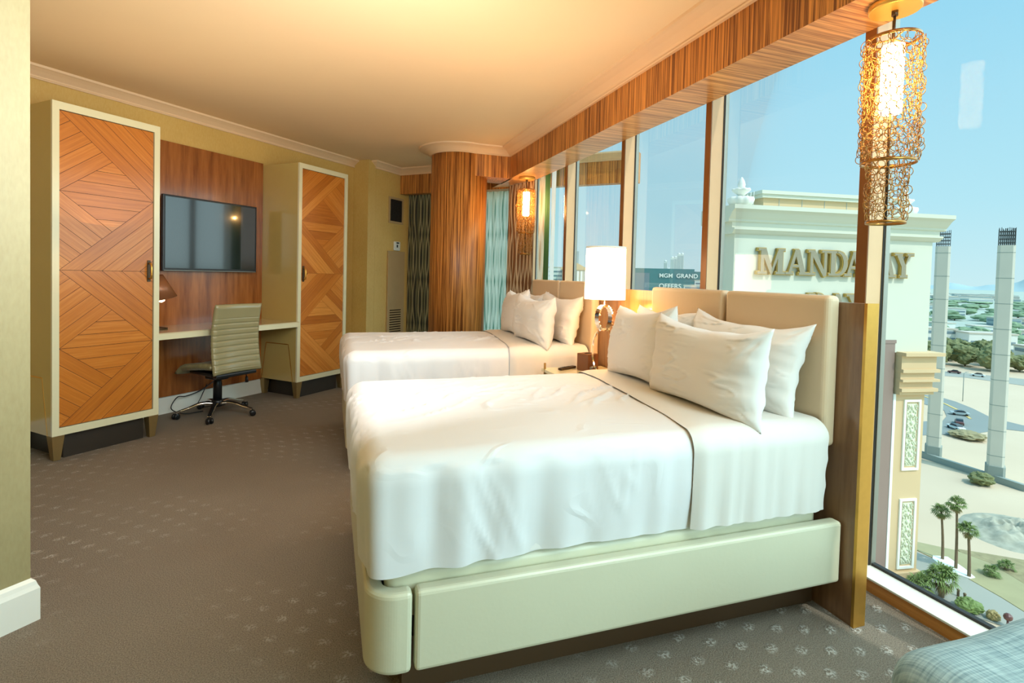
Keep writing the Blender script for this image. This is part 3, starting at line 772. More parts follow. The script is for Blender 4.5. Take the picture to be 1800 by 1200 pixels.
# pillows
def pillow(center, w, h, th, yawr, lean, rollr, seed, label, group=None, mat='pillow'):
    bb = MB(); nu, nv = 84, 60
    def f(u, v, side):
        a, c = 2*u-1, 2*v-1
        px = w/2*a*(1-.095*(1-c*c)*abs(a)**3) ; pz = h/2*c*(1-.16*(1-a*a)*abs(c)**3)
        e = max(0, (1-abs(a)**3.2)*(1-abs(c)**3.2)); t_ = th/2*e**.55
        q = Vector((a*w, c*h, seed*3.7+side))
        # wrinkles radiating from the corners and short ends
        wr = 0
        for ka in (-1, 1):
            for kc in (-1, 1):
                dx, dz = (a-ka*1.05)*w, (c-kc*1.05)*h; dist = math.hypot(dx, dz); an = math.atan2(dz*kc, dx*ka)
                nn_ = noise.noise((an*4.2+seed*.71+.4, dist*2.2+.3, seed*3.3+ka*.7+kc*1.6+side*.45+.2))
                wr += (1-min(1, abs(nn_)*5))*math.exp(-dist/.11)*1.25 + nn_*math.exp(-dist/.16)*1.1
            de = (1-a*ka)*w/2; n3 = noise.noise((c*4.5+.3, de*3+.2, seed*5.3+ka*3.1+side*.4))
            wr += n3*math.exp(-de/.10)*.9
        wr2 = crease(Vector((a*1.6+c*.8+.31, c*3-a*.5+.47, seed*.77+side*.4+.23)), 1.1, 1.6, 1, 10)*max(0, noise.noise((a*1.7, c*1.7, seed+4))+.15)*1.6
        t_ *= 1 + .10*noise.noise(q*2.5)
        y = side*(t_ + min(1, e*5)*(.021*wr + .010*wr2)) + .012*noise.noise((a*1.5, c*1.5, seed))
        ku = max(0, c)**1.5; pz += .012*noise.noise((a*2.5, seed*.9+.3, 0))*(.2+.8*ku) - .018*(1-a*a)*ku
        return Vector((px, y, pz))
    bb.grid(lambda u, v: f(u, v, -1), nu, nv); bb.grid(lambda u, v: f(u, v, 1), nu, nv)
    o = bb.build('pillow', mat, smooth=True, weld=.0008)
    o.matrix_world = Matrix.Translation(center) @ Matrix.Rotation(yawr, 4, 'Z') @ Matrix.Rotation(lean, 4, 'X') @ Matrix.Rotation(rollr, 4, 'Y')
    tag(o, label, 'pillow', group); return o
# local x of a pillow lies along the headboard, local y is its thickness; yaw turns local x onto world -y
YW = -PI/2
def bedpillows(dy, dz, which, lab):
    P = lambda *a, **k: pillow(*a, **k)
    P((1.835, 2.04+dy, 1.012+dz), .72, .43, .16, YW+.04, -.20, .03, 1+dy, 'white pillow against the headboard pad on the camera side of %s' % lab)
    P((1.835, 2.66+dy, 1.022+dz), .66, .41, .15, YW-.02, -.20, .0, 2+dy, 'white pillow against the pad, far side of %s, only its tip showing' % lab)
    P((1.635, 2.58+dy, 1.022+dz), .62, .44, .17, YW-.05, -.17, -.04, 3+dy, 'white pillow leaning in the front row on the far side of %s' % lab)
    P((1.59, 1.985+dy, 1.004+dz), .73, .41, .20, YW+.03, -.10, .02, 4+dy, 'plump white pillow in the front row nearest the camera on %s' % lab)
bedpillows(0, 0, 0, 'the near bed'); bedpillows(2.13, .022, 1, 'the far bed')

# ------------------------------------------------------------------ nightstand and what stands on it
root = thing('nightstand', 'cream nightstand between the two beds', 'nightstand', (1.5, 3.03, 0))
bb = MB(); bb.box(0,.50,0,.66,.675,.70); bb.build('top', 'lacquer', root, bevel=.004)
bb = MB(); bb.box(.015,.50,.01,.65,.09,.674); bb.build('body', 'lacquer_side', root)
for k in range(2):
    bb = MB(); bb.box(0,.0145,.02,.64,.11+k*.28,.37+k*.28); d = bb.build('drawer', 'lacquer', root, bevel=.002)
    bb = MB(); bb.tube([(.0,.27,.24+k*.28),(-.018,.28,.24+k*.28),(-.018,.38,.24+k*.28),(0,.39,.24+k*.28)], .005); bb.build('handle', 'brass', d)
for x in (.03,.43):
    for y in (.02,.6): MB().box(x,x+.03,y,y+.03,.001,.09).build('leg', 'leg_metal', root)
MB().box(-.002,.012,.600,.61,.60,.745).build('corner_rod', 'leg_metal', root)
# table lamp
LX, LY = 1.80, 3.30
root = thing('table_lamp', 'table lamp with glowing white drum shade and looped chrome base on the nightstand', 'lamp', (LX, LY, .70))
bb = MB(); bb.box(-.05,.05,-.035,.035,.001,.02); bb.build('foot', 'chrome', root, bevel=.004)
def loop(cz, hw, hh, tw, name):
    bb = MB(); n = 48; hd = .022; th = .006
    ca, sa = math.cos(-.35+tw), math.sin(-.35+tw)
    def f(u, v):
        a = 2*PI*u; rx = hw*abs(math.sin(a))**.85*(1 if math.sin(a) >= 0 else -1); rz = hh*math.cos(a)
        k = int(round(v*4))%4; dx, dd = ((-1,-1),(1,-1),(1,1),(-1,1))[k]
        nr = 1+dx*th/max(.02, math.hypot(rx, rz))
        lx, lz, ly = rx*nr, rz*nr, dd*hd*(1+.15*math.sin(a*22))
        return Vector((lx*ca-ly*sa, lx*sa+ly*ca, cz+lz))
    bb.grid(f, n, 4, closeu=True, smooth=False); return bb.build(name, 'chrome', root, recalc=True)
loop(.175, .075, .155, 0, 'lower_loop'); loop(.405, .058, .085, .5, 'upper_loop')
bb = MB(); bb.tube([(0,0,.48),(0,0,.72)], .006); bb.build('stem', 'chrome', root)
bb = MB(); bb.lathe([(.140,.535),(.136,.895),(.134,.895),(.138,.535)], n=64, closed=True); bb.build('lamp_shade', 'shade', root)
bb = MB(); bb.lathe([(.133,.885),(.137,.885),(.137,.897),(.133,.897)], n=64, closed=True); bb.build('shade_rim', 'white_trim', root)
bb = MB(); bb.lathe([(.0005,.64),(.03,.66),(.035,.70),(.02,.74),(.012,.76)], n=20); bb.build('bulb', 'bulb', root)
root = thing('tissue_box', 'small dark brown box beside the lamp on the nightstand', 'box', (1.80, 3.53, .70), .35)
bb = MB(); bb.box(-.055,.055,-.055,.055,.001,.125); bb.build('cover', 'greybrown', root, bevel=.003)
bb = MB(); bb.prism([(.03*math.cos(a), .018*math.sin(a)) for a in [2*PI*i/20 for i in range(20)]], .125, .127); bb.build('slot', 'dark', root)
root = thing('telephone', 'low dark bedside telephone with pale label strip in front of the lamp', 'telephone', (1.80, 3.42, .70), .5)
bb = MB(); bb.box(-.05,.05,-.07,.03,.001,.02); bb.build('base', 'black', root, bevel=.004)
bb = MB(); bb.box(-.045,.01,-.065,-.02,.0205,.023); bb.build('label_strip', 'hazeroof', root)
bb = MB(); bb.tube([(-.03,.01,.035),(0,.012,.042),(.03,.01,.035)], [.011,.007,.011]); bb.build('handset', 'alu', root)
root = thing('remote_control', 'dark remote control lying on the nightstand beside the far bed', 'remote control', (1.67, 3.60, .70), .5)
bb = MB(); bb.box(-.09,.09,-.018,.018,.001,.018); bb.build('body', 'bronze', root, bevel=.005)
bb = MB()
for i in range(5):
    for j in range(3): bb.box(-.07+i*.022,-.06+i*.022,-.012+j*.009,-.006+j*.009,.018,.020)
bb.build('buttons', 'black', root)

# ------------------------------------------------------------------ pendant lamps
def pendant(x, y, label, first=None):
    root = thing('pendant_lamp', label, 'lamp', (x, y, ZS))
    bb = MB(); bb.lathe([(.092,-.001),(.094,-.004),(.094,-.026),(.090,-.030)], n=48); bb.build('canopy', 'gold', root)
    bb = MB(); bb.tube([(0,0,-.03),(0,0,-.16)], .005); bb.lathe([(.012,-.05),(.012,-.03)], n=16); bb.build('stem', 'bronze', root)
    for nm, zz, rr in (('top_hoop',-.14,.093),('middle_hoop',-.645,.096),('bottom_hoop',-.893,.068)):
        bb = MB(); bb.lathe([(rr,zz),(rr+.004,zz),(rr+.004,zz-.012),(rr,zz-.012)], n=48, closed=True)
        if nm != 'top_hoop' : pass
        else:
            for k in range(3):
                a = k*2*PI/3; bb.tube([(0,0,zz-.005),(rr*math.cos(a), rr*math.sin(a), zz-.005)], .003)
        bb.build(nm, 'goldring', root)
    bb = MB(); rnd = random.Random(3)
    def rings(rad, z0, z1, dia, rows, cols):
        for i in range(rows):
            for j in range(cols):
                a = 2*PI*(j+(i%2)*.5+rnd.uniform(-.12,.12))/cols; z = z0+(z1-z0)*(i+.5)/rows + rnd.uniform(-.004,.004)
                rr = rad+rnd.uniform(-.004,.009); rot = a+rnd.uniform(-.6,.6) + (PI/2 if (i+j)%3 == 0 else 0)*rnd.random()
                c = Vector((rr*math.cos(a), rr*math.sin(a), z)); tx = Vector((-math.sin(rot), math.cos(rot), 0)); R = dia/2*rnd.uniform(.85,1.08)
                bb.tube([c+R*(math.cos(t)*tx+math.sin(t)*Vector((0,0,1))) for t in [2*PI*k/14 for k in range(14)]], .0016, 5, closed=True)
    rings(.097, -.155, -.64, .040, 18, 20); rings(.067, -.655, -.885, .038, 9, 13)
    o = bb.build('ring_chain_shade', 'goldring', root, recalc=False); o['kind'] = 'stuff'
    bb = MB(); bb.lathe([(.001,-.17),(.040,-.172),(.040,-.44),(.036,-.45),(.001,-.451)], n=32); bb.build('frosted_tube', 'bulb', root)
    bb = MB(); bb.tube([(0,0,-.44),(0,0,-.89)], .005); bb.build('centre_rod', 'bronze', root)
    return root
pendant(2.185, 1.62, 'gold ring-chain pendant lamp hanging above the near end of the headboard')
pendant(2.165, 5.94, 'gold ring-chain pendant lamp hanging in front of the brown drape at the far corner')

# ------------------------------------------------------------------ chaise in the lower right corner
root = thing('chaise', 'rounded chaise in pale blue-grey woven cloth in the lower right corner', 'chaise', (1.28, -.75, 0))
bb = shell(.06, .99, 0, 1.72, .12, .47, .10, ('top','y0','y1','x0','x1','bottom'), .03, lambda p, n: n*.006*noise.noise(p*4)); bb.build('cushion', 'woven', root, smooth=True, weld=.003)
MB().box(.06,.87,.06,1.64,.06,.125).build('base', 'head_wood', root)
for x in (.08,.80):
    for y in (.08,1.56): MB().box(x,x+.05,y,y+.05,.001,.06).build('leg', 'head_wood', root)

# ------------------------------------------------------------------ outside
G = -35.0
bb = MB(); bb.poly([(30,-400,G),(420,-400,G),(420,420,G),(30,420,G)]); o = bb.build('desert_ground', 'desert'); struct(o); o.name = 'floor_desert'
bb = MB(); bb.poly([(-3000,-6000,G-.6),(16000,-6000,G-.6),(16000,16000,G-.6),(-3000,16000,G-.6)]); o = bb.build('floor_city_plain', 'city'); struct(o)
def flat(name, pts, z, mat, label, cat, th=.08):
    bb = MB(); bb.prism([(p[0], p[1]) for p in pts], G+z, G+z+th); o = bb.build(name, mat); o['kind'] = 'structure'; return o
road=[(191.4,122.0),(188.7,114.4),(183.6,106.6),(177.1,98.8),(175.7,93.7),(175.0,87.7),(169.4,84.9),(165.8,88.3),(157.8,88.2),(149.0,87.4),(141.9,89.7),(134.6,90.5),(148.1,99.7),(155.0,99.2),(156.1,97.8),(164.5,101.8),(171.3,106.7),(173.9,110.2),(173.9,113.1),(175.1,118.2),(187.1,126.4)]
flat('curving_road', road, .02, 'asphalt', 'grey curving road beyond the concrete columns', 'road')
flat('street', [(242.2,165.4),(256.3,151.6),(266.7,134.5),(248.1,125.0),(243.5,143.9),(229.6,156.7)], .02, 'paleroad', 'pale street in front of the distant trees', 'road')
flat('driveway', [(76.5,51.1),(76.7,48.3),(75.8,43.6),(75.1,39.7),(74.0,35.9),(70.4,34.1),(67.6,38.8),(67.1,44.6)], .03, 'paleroad', 'pale driveway below the window', 'driveway')
flat('dry_verge', [(79.0,52.8),(82.3,49.0),(83.1,45.4),(81.6,39.8),(74.2,36.0),(75.3,39.8),(76.0,43.8),(77.0,48.5),(77.0,51.4)], .015, 'drygrass', 'strip of dry brown grass beside the driveway', 'grass')
flat('planting_island', [(77.5,48.8),(79.1,48.0),(78.1,45.4),(77.0,43.5),(76.0,43.5),(75.5,44.8),(75.9,46.7),(76.5,48.2)], .05, 'stuccow', 'white gravel island under the three tall palms', 'island', .12)
flat('scrub_patch', [(82.8,49.3),(85.8,46.9),(88.6,44.5),(88.1,42.5),(80.8,38.8),(83.1,45.4),(82.4,48.3)], .03, 'scrub', 'patch of dry scrub behind the palms', 'scrub')
flat('road_line', [(186.5,122),(181.5,112.5),(175.5,104.5),(168.3,97.8),(167.9,98.3),(175.0,105.1),(180.9,112.9),(185.8,122.3)], .12, 'yellowline', '', '')
# rubble mound
bb = MB(); 
def mound(u, v):
    a = 2*PI*u; r = v; cx, cy = 97, 50; x = cx+r*(8*math.cos(a)-3*math.sin(a))*.9; y = cy+r*(6*math.sin(a)+4*math.cos(a)*.8)
    return Vector((x, y, G-.05+max(0, (1-r)**.8)*2.2*(.7+.7*noise.noise((x*.5, y*.5, 0))+.3*noise.noise((x*1.7, y*1.7, 0)))))
bb.grid(mound, 60, 24, closeu=True); o = bb.build('rubble_mound', 'rubble'); tag(o, 'grey rubble mound on the sandy lot', 'mound')
# low kerb wall near the columns
bb = MB(); bb.prism([(119.9,84),(118.4,60),(119.2,60),(120.7,84)], G, G+1.2, 'concrete_d'); o = bb.build('kerb_wall'); tag(o, 'low concrete kerb wall at the foot of the two columns', 'wall')
# concrete columns with rebar
def ccol(x, y, zt, w, label, gl=None):
    root = thing('concrete_column', label, 'column', (x, y, G), .55)
    H = zt-G; bb = MB(); hw = w/2; c_ = hw*.3
    oct_ = lambda h_, k: [(h_*k-c_, -h_), (h_, -h_*k+c_), (h_, h_*k-c_), (h_*k-c_, h_), (-h_*k+c_, h_), (-h_, h_*k-c_), (-h_, -h_*k+c_), (-h_*k+c_, -h_)]
    bb.prism(oct_(hw,1), H*.06, H*.93); bb.build('shaft', 'concrete', root)
    bb = MB(); bb.prism(oct_(hw*1.15,1), 0, H*.06); bb.build('foot_block', 'concrete_d', root)
    for k in range(1, 9):
        pass
    bb = MB()
    for k in range(1, 10): bb.prism(oct_(hw*1.012,1), H*.1*k, H*.1*k+.12)
    bb.build('pour_joints', 'concrete_d', root)
    bb = MB()
    for i in range(9):
        for j in range(9):
            if i in (0,8) or j in (0,8) or (i+j) % 4 == 0:
                bb.box(-hw*.9+i*hw*.225-.05, -hw*.9+i*hw*.225+.05, -hw*.9+j*hw*.225-.05, -hw*.9+j*hw*.225+.05, H*.93, H-.6*random.random())
    for k in range(4): bb.box(-hw*.95, hw*.95, -hw*.95, hw*.95, H*.94+k*.7, H*.94+k*.7+.06)
    bb.build('rebar_cage', 'rebar', root)
ccol(120.06, 65.52, 12.8, 2.5, 'tall pale concrete column with bare rebar top, the nearer at the right edge', None)
ccol(121.3, 77.3, 13.2, 2.5, 'tall pale concrete column with bare rebar top, next to the cream building', None)

# ---- building with the big letters
E1 = Vector((.98800909, -.15439574, 0)); NN = Vector((.15439574, .98800909, 0)); P0 = Vector((42.80107, 48.949, 0))
FR = math.atan2(E1.y, E1.x)
root = thing('tower_building', 'cream stucco building wing with stepped cornices seen through the window', 'building', (P0.x, P0.y, 0), FR)
def prof_x(bb, x0, x1, prof, m, y_back):   # profile (outward, z) extruded along local x; outward = -y
    pts = [(-o, z) for o, z in prof] + [(y_back, prof[-1][1]), (y_back, prof[0][1])]
    A = [bb.bm.verts.new((x0, p[0], p[1])) for p in pts]; B = [bb.bm.verts.new((x1, p[0], p[1])) for p in pts]; k = bb.mi(m); n = len(pts)
    bb.bm.faces.new(A).material_index = k; bb.bm.faces.new(B[::-1]).material_index = k
    for i in range(n): bb.bm.faces.new((A[i], A[(i+1)%n], B[(i+1)%n], B[i])).material_index = k
bb = MB(); bb.box(0,26.1,0,5,-6.6,9.0); bb.build('upper_wall', 'stucco', root)
bb = MB(); bb.box(.2,21.5,-.05,4.8,G,-5.4); bb.box(.1,21.6,-.12,0,-5.5,-5.1); bb.build('recessed_glazing', 'mauve', root)
bb = MB(); prof_x(bb, -1.0, 27.6, [(.2,8.05),(.35,8.15),(.35,8.35),(.6,8.6),(1.0,9.1),(1.35,9.35),(1.45,9.4),(1.45,9.85)], None, 5.6); bb.build('main_cornice', 'stucco', root)
bb = MB(); prof_x(bb, -.45, 26.9, [(.1,6.75),(.3,6.9),(.55,7.15),(.65,7.2),(.65,7.4),(.15,7.45),(.15,8.05)], None, 5.4); bb.build('lower_cornice', 'stucco', root)
bb = MB(); bb.box(4.5,21.7,1.6,5.2,9.8,11.2); bb.build('parapet', 'stucco2', root)
bb = MB(); bb.box(4.1,22.1,1.2,5.6,11.2,11.6); bb.box(3.9,22.3,1.0,5.8,11.6,12.0); bb.build('parapet_cap', 'stucco', root)
for k in range(5):
    MB().box(6.5+3*k, 6.55+3*k, 1.56, 1.6, 9.85, 11.15).build('panel_joint', 'hazegrey', root)
bb = MB()
for (o_, za, zb_) in ((1.3,-6.9,-6.5),(.7,-8.5,-6.9),(1.0,-8.9,-8.5),(.6,-9.7,-8.9),(1.0,-10.0,-9.7),(.5,-10.8,-10.0),(.9,-11.2,-10.8),(.6,-11.6,-11.2)):
    bb.box(21.9-o_*.08, 26+o_, -o_, 4.9, za, zb_)
bb.build('pilaster_capital', 'stucco2', root)
bb = MB(); bb.box(21.9,26,0,4.9,G,-11.6); bb.box(21.6,26.4,-.4,5,G,G+1.6); bb.build('pilaster', 'stucco2', root)
MB().box(21.55,21.9,-.1,.8,G,-11.6).build('white_corner_strip', 'stuccow', root)
for (za, zb_) in ((-20.9,-12.3),(-33.0,-24.4)):
    bb = MB(); x0, x1 = 23.1, 25.45; f_ = .28
    bb.box(x0,x1,-.18,0,za,za+f_); bb.box(x0,x1,-.18,0,zb_-f_,zb_); bb.box(x0,x0+f_,-.18,0,za+f_,zb_-f_); bb.box(x1-f_,x1,-.18,0,za+f_,zb_-f_)
    fr = bb.build('panel_frame', 'stuccow', root)
    bb = MB(); rnd = random.Random(5)
    bb.box(x0+.5,x1-.5,-.05,0,za+.5,zb_-.5)
    zc = (za+zb_)/2
    for k in range(90):
        z = za+.7+(zb_-za-1.4)*rnd.random(); x = rnd.uniform(.05,.62)
        for sg in (-1, 1):
            cx = (x0+x1)/2+sg*x; bb.tube([(cx,-.05,z-.16),(cx+sg*.1,-.13,z),(cx,-.05,z+.16)], [.03,.07,.02], 5)
    for k in range(8):
        bb.lathe([(.001,-.35),(.16,-.1),(.2,.1),(.001,.4)], ((x0+x1)/2, -.06, za+1+k*(zb_-za-2)/7), 8)
    bb.build('carved_relief', 'ornament', fr, recalc=True)
# roof urns
def urn(x, y, label):
    r0 = thing('roof_urn', label, 'urn', tuple(P0 + E1*x + NN*y + Vector((0,0,9.85))))
    def lobed(prof, lob, amp):
        bb = MB(); n = 48
        def f(u, v):
            i = v*(len(prof)-1); k = min(int(i), len(prof)-2); t_ = i-k; r = prof[k][0]*(1-t_)+prof[k+1][0]*t_; z = prof[k][1]*(1-t_)+prof[k+1][1]*t_
            a = 2*PI*u; r2 = r*(1+amp*abs(math.sin(a*lob/2)))
            return Vector((r2*math.cos(a), r2*math.sin(a), z + .12*abs(math.sin(a*lob/2))*(v)))
        bb.grid(f, n, 14, closeu=True); return bb
    lobed([(.9,0),(1.15,.2),(1.3,.55),(1.25,.85),(.9,.9),(.4,.95)], 9, .12).build('lower_bowl', 'stuccow', r0)
    lobed([(.35,.9),(.3,1.15),(.5,1.3),(.95,1.7),(.85,1.85),(.3,1.8)], 8, .12).build('upper_bowl', 'stuccow', r0)
    bb = MB(); bb.lathe([(.3,1.75),(.38,2.1),(.42,2.4),(.3,2.8),(.12,3.1),(.001,3.25)], n=20); bb.build('finial', 'stuccow', r0)
urn(.55, -.1, 'white lotus-shaped roof urn at the left corner of the cornice')
urn(22.9, 1.0, 'white lotus-shaped roof urn near the right end of the cornice')
for k, (x, h) in enumerate(((3.05,2.0),(3.45,2.1),(2.6,1.7))):
    bb = MB(); p = P0+E1*x+NN*2; bb.tube([(0,0,0),(.12,0,h)], [.05,.03], 6); bb.tube([(0,0,0),(0,0,.15)], .12, 8)
    o = bb.build('roof_mast', 'stuccow', None, (p.x, p.y, 9.86)); tag(o, 'thin white roof mast beside the left urn', 'mast', 'thin masts on the cornice')
# letters
def quad(x0, y0, x1, y1, w): return [(x0-w/2,y0),(x0+w/2,y0),(x1+w/2,y1),(x1-w/2,y1)]
def rect(x0, x1, y0, y1): return [(x0,y0),(x1,y0),(x1,y1),(x0,y1)]
def bowl(cx, cy, rx, ry, w):
    o_ = [(cx+rx*math.sin(a), cy-ry*math.cos(a)) for a in [PI*i/14 for i in range(15)]]
    return [[o_[i], o_[i+1], (cx+(rx-w)*math.sin(PI*(i+1)/14), cy-(ry-.09)*math.cos(PI*(i+1)/14)), (cx+(rx-w)*math.sin(PI*i/14), cy-(ry-.09)*math.cos(PI*i/14))] for i in range(14)]
LT = {
 'M': (1.18, [quad(.2,0,.2,1,.13), [(.1,1),(.36,1),(.66,.12),(.56,0)], [(.54,.0),(.64,.0),(1.0,1),(.88,1)], quad(.97,0,.97,1,.22), rect(0,.38,0,.09), rect(.78,1.18,0,.09), rect(.02,.34,.92,1), rect(.86,1.16,.92,1)]),
 'A': (1.04, [quad(.18,0,.50,1,.13), quad(.82,0,.52,1,.24), rect(.28,.75,.30,.39), rect(0,.36,0,.09), rect(.62,1.04,0,.09)]),
 'N': (1.06, [quad(.2,0,.2,1,.13), [(.08,1),(.36,1),(.94,.0),(.80,-.06)], quad(.87,0,.87,1,.13), rect(0,.38,0,.09), rect(.02,.34,.92,1), rect(.68,1.06,.92,1)]),
 'D': (1.02, [quad(.25,0,.25,1,.24), rect(.02,.5,0,.09), rect(.02,.5,.91,1)] + bowl(.46,.5,.54,.5,.22)),
 'L': (.84, [quad(.25,0,.25,1,.24), rect(.02,.78,0,.09), rect(.02,.46,.92,1), [(.66,.05),(.84,.05),(.84,.36),(.76,.30)]]),
 'Y': (1.06, [quad(.52,0,.52,.48,.24), [(.08,1),(.36,1),(.62,.50),(.42,.42)], [(.56,.44),(.64,.52),(.94,1),(.80,1)], rect(.32,.74,0,.09), rect(0,.44,.92,1), rect(.68,1.06,.92,1)]),
 'B': (.92, [quad(.22,0,.22,1,.24), rect(.02,.45,0,.09), rect(.02,.45,.91,1), rect(.3,.5,.46,.56)] + bowl(.44,.26,.46,.29,.22) + bowl(.42,.76,.40,.26,.2)),
}
sign = thing('letter_sign', 'large three-dimensional gold serif lettering on the cream building', 'sign', (P0.x, P0.y, 0), FR)
def word(txt, xs, z0, h):
    for ch, (xa, xb) in zip(txt, xs):
        wd, parts = LT[ch]; k = (xb-xa)/wd; bb = MB()
        for i, q in enumerate(parts):
            mm = Matrix.Translation((xa, -.05, z0)) @ Matrix.Rotation(PI/2, 4, 'X')
            bb.prism([(x*k, y*h) for x, y in q], 0, .42+.004*i, 'lettergrey', mm, 'lettergold')
            # gold rim line: slightly larger thin slab behind
            cx = sum(p[0] for p in q)/len(q); cy = sum(p[1] for p in q)/len(q)
            bb.prism([((cx+(x-cx)*1.0)*k+(.09 if x > cx else -.09), (cy+(y-cy)*1.0)*h+(.09 if y > cy else -.09)) for x, y in q], 0, .36+.004*i, 'lettergold', mm)
        bb.build('letter', None, sign)
word('MANDALAY', [(2.65,6.1),(6.15,9.05),(8.95,11.75),(11.65,14.2),(13.75,16.5),(16.5,18.5),(18.2,20.75),(20.45,23.1)], 2.35, 2.85)
word('BAY', [(9.2,11.6),(11.7,14.4),(14.2,17.0)], -2.6, 2.85)

# ---- palms
def frond_mesh(bb, az, el, ln, w, droop, m):
    n = 7; prev = None; k = bb.mi(m)
    for i in range(n+1):
        t_ = i/n; r = ln*t_*math.cos(el)*(1-.15*t_); z = ln*t_*math.sin(el) - droop*ln*t_*t_
        c = Vector((r*math.cos(az), r*math.sin(az), z)); sd = Vector((-math.sin(az), math.cos(az), 0)); ww = w*math.sin(PI*min(1, .12+t_*.9))
        cur = [bb.bm.verts.new(c-sd*ww+Vector((0,0,-ww*.5))), bb.bm.verts.new(c), bb.bm.verts.new(c+sd*ww+Vector((0,0,-ww*.5)))]
        if prev:
            for a in (0, 1):
                # leave gaps so the frond reads as leaflets
                if True: bb.bm.faces.new((prev[a], prev[a+1], cur[a+1], cur[a])).material_index = k
        prev = cur
def fan(bb, az, el, ln, m, rnd):          # fan palm leaf: stalk and radiating blades
    k = bb.mi(m); base = Vector((0,0,0)); d = Vector((math.cos(az)*math.cos(el), math.sin(az)*math.cos(el), math.sin(el)))
    hub = d*ln*.45; sd = Vector((-math.sin(az), math.cos(az), 0)); upv = sd.cross(d)*-1
    bb.tube([base, hub], ln*.012, 4, m)
    for i in range(9):
        a = (i-4)*.33; dr = (d*math.cos(a)+sd*math.sin(a)).normalized(); tip = hub+dr*ln*.6*(1-.05*abs(i-4))+Vector((0,0,-ln*.16-ln*.03*abs(i-4)))
        mid = hub+dr*ln*.35; q = dr.cross(Vector((0,0,1))).normalized()*ln*.045
        v = [bb.bm.verts.new(x) for x in (hub, mid+q, tip, mid-q)]; f = bb.bm.faces.new(v); f.material_index = k
def palm(x, y, h, cr, tr, label, n=34, lean=(0,0), group=None):
    root = thing('palm_tree', label, 'palm tree', (x, y, G), random.uniform(0,6)); rnd = random.Random(int(x*10+y*7))
    pts = [(lean[0]*(i/8)**2, lean[1]*(i/8)**2, h*i/8) for i in range(9)]
    bb = MB(); bb.tube(pts, [tr*(1.25-.45*i/8) for i in range(9)], 10); bb.build('trunk', 'palmtrunk', root)
    bb = MB()
    for k in range(n): fan(bb, 2*PI*k/n*2.4+rnd.random(), rnd.uniform(-.35,1.3), cr*rnd.uniform(.85,1.15), 'palmleaf', rnd)
    o = bb.build('frond_crown', None, root, recalc=False); o.location = (lean[0], lean[1], h)
    bb = MB()
    for k in range(14): fan(bb, 2*PI*k/14, rnd.uniform(-1.3,-.7), cr*.7, 'palmleaf2', rnd)
    o = bb.build('dead_frond_skirt', None, root, recalc=False); o.location = (lean[0], lean[1], h-.1)
    return root
palm(77.8, 47.8, 6.4, 1.25, .15, 'tall thin palm tree on the gravel island, leftmost of the three', lean=(.3,.2))
palm(77.0, 45.7, 8.2, 1.35, .15, 'tallest thin palm tree, middle of the three on the gravel island', lean=(.5,0))
palm(76.5, 43.9, 5.8, 1.3, .16, 'thin palm tree on the gravel island, rightmost of the three', lean=(.2,.3))
palm(65.6, 42.6, 1.5, 1.6, .25, 'bushy low palm against the foot of the cream building', 40)
palm(68.3, 41.9, 2.2, 2.1, .25, 'full green palm right of the building base, above the window sill', 44)
palm(79.7, 43.3, .6, 1.1, .2, 'squat shaggy palm standing alone beyond the dry verge', 30)
palm(83.2, 43.6, .5, 1.1, .25, 'tiny palm at the edge of the dry scrub', 24)
def shrub(x, y, r, h, mat, label, group=None, sub=3, z=G):
    bb = MB(); bmesh.ops.create_icosphere(bb.bm, subdivisions=4, radius=1)
    sd = x*.37+y
    for v in bb.bm.verts:
        n = v.co.normalized(); k = 1+.14*noise.noise(n*13)+.30*noise.noise(n*2.3+Vector((sd,0,0)))+.16*noise.noise(n*6+Vector((0,sd,0)))
        v.co = Vector((n.x*r*k, n.y*r*k, h*.5+n.z*h*.5*k))
    o = bb.build('shrub', mat, None, (x, y, z), smooth=False); tag(o, label, 'shrub', group); return o
shrub(114.6, 64.6, 1.8, 2.2, 'olive', 'round green bush at the foot of the nearer concrete column')
shrub(146.5, 85.7, 3.5, 1.6, 'scrub', 'low brown bush at the kerb of the curving road')
shrub(129.9, 88.5, 1.8, 2.5, 'olive', 'small green bush behind the farther concrete column')
shrub(68.6, 39.2, 1.2, 1.3, 'palmleaf', 'yellowish green bush beside the driveway above the window sill')
shrub(69.4, 37.3, .6, 1.0, 'palmleaf2', 'dry yellow bush at the right end of the driveway planting')
for i, (x, y) in enumerate([(70.4,41.4),(70.2,40.6),(70.6,42.3)]):
    bb = MB(); bb.lathe([(.13,0),(.13,.75),(.16,.78),(.16,.92),(.05,1.0)], n=12); o = bb.build('bollard', 'palmtrunk', None, (x, y, G)); tag(o, 'short brown bollard beside the driveway', 'bollard', 'bollards along the driveway')
bb = MB(); bb.tube([(0,0,0),(0,0,.9)], [.12,.1], 8); bmesh.ops.create_icosphere(bb.bm, subdivisions=2, radius=.42, matrix=Matrix.Translation((0,0,1.15)))
o = bb.build('topiary', 'card', None, (69.4, 36.0, G)); tag(o, 'small reddish round-topped shrub at the driveway', 'shrub')

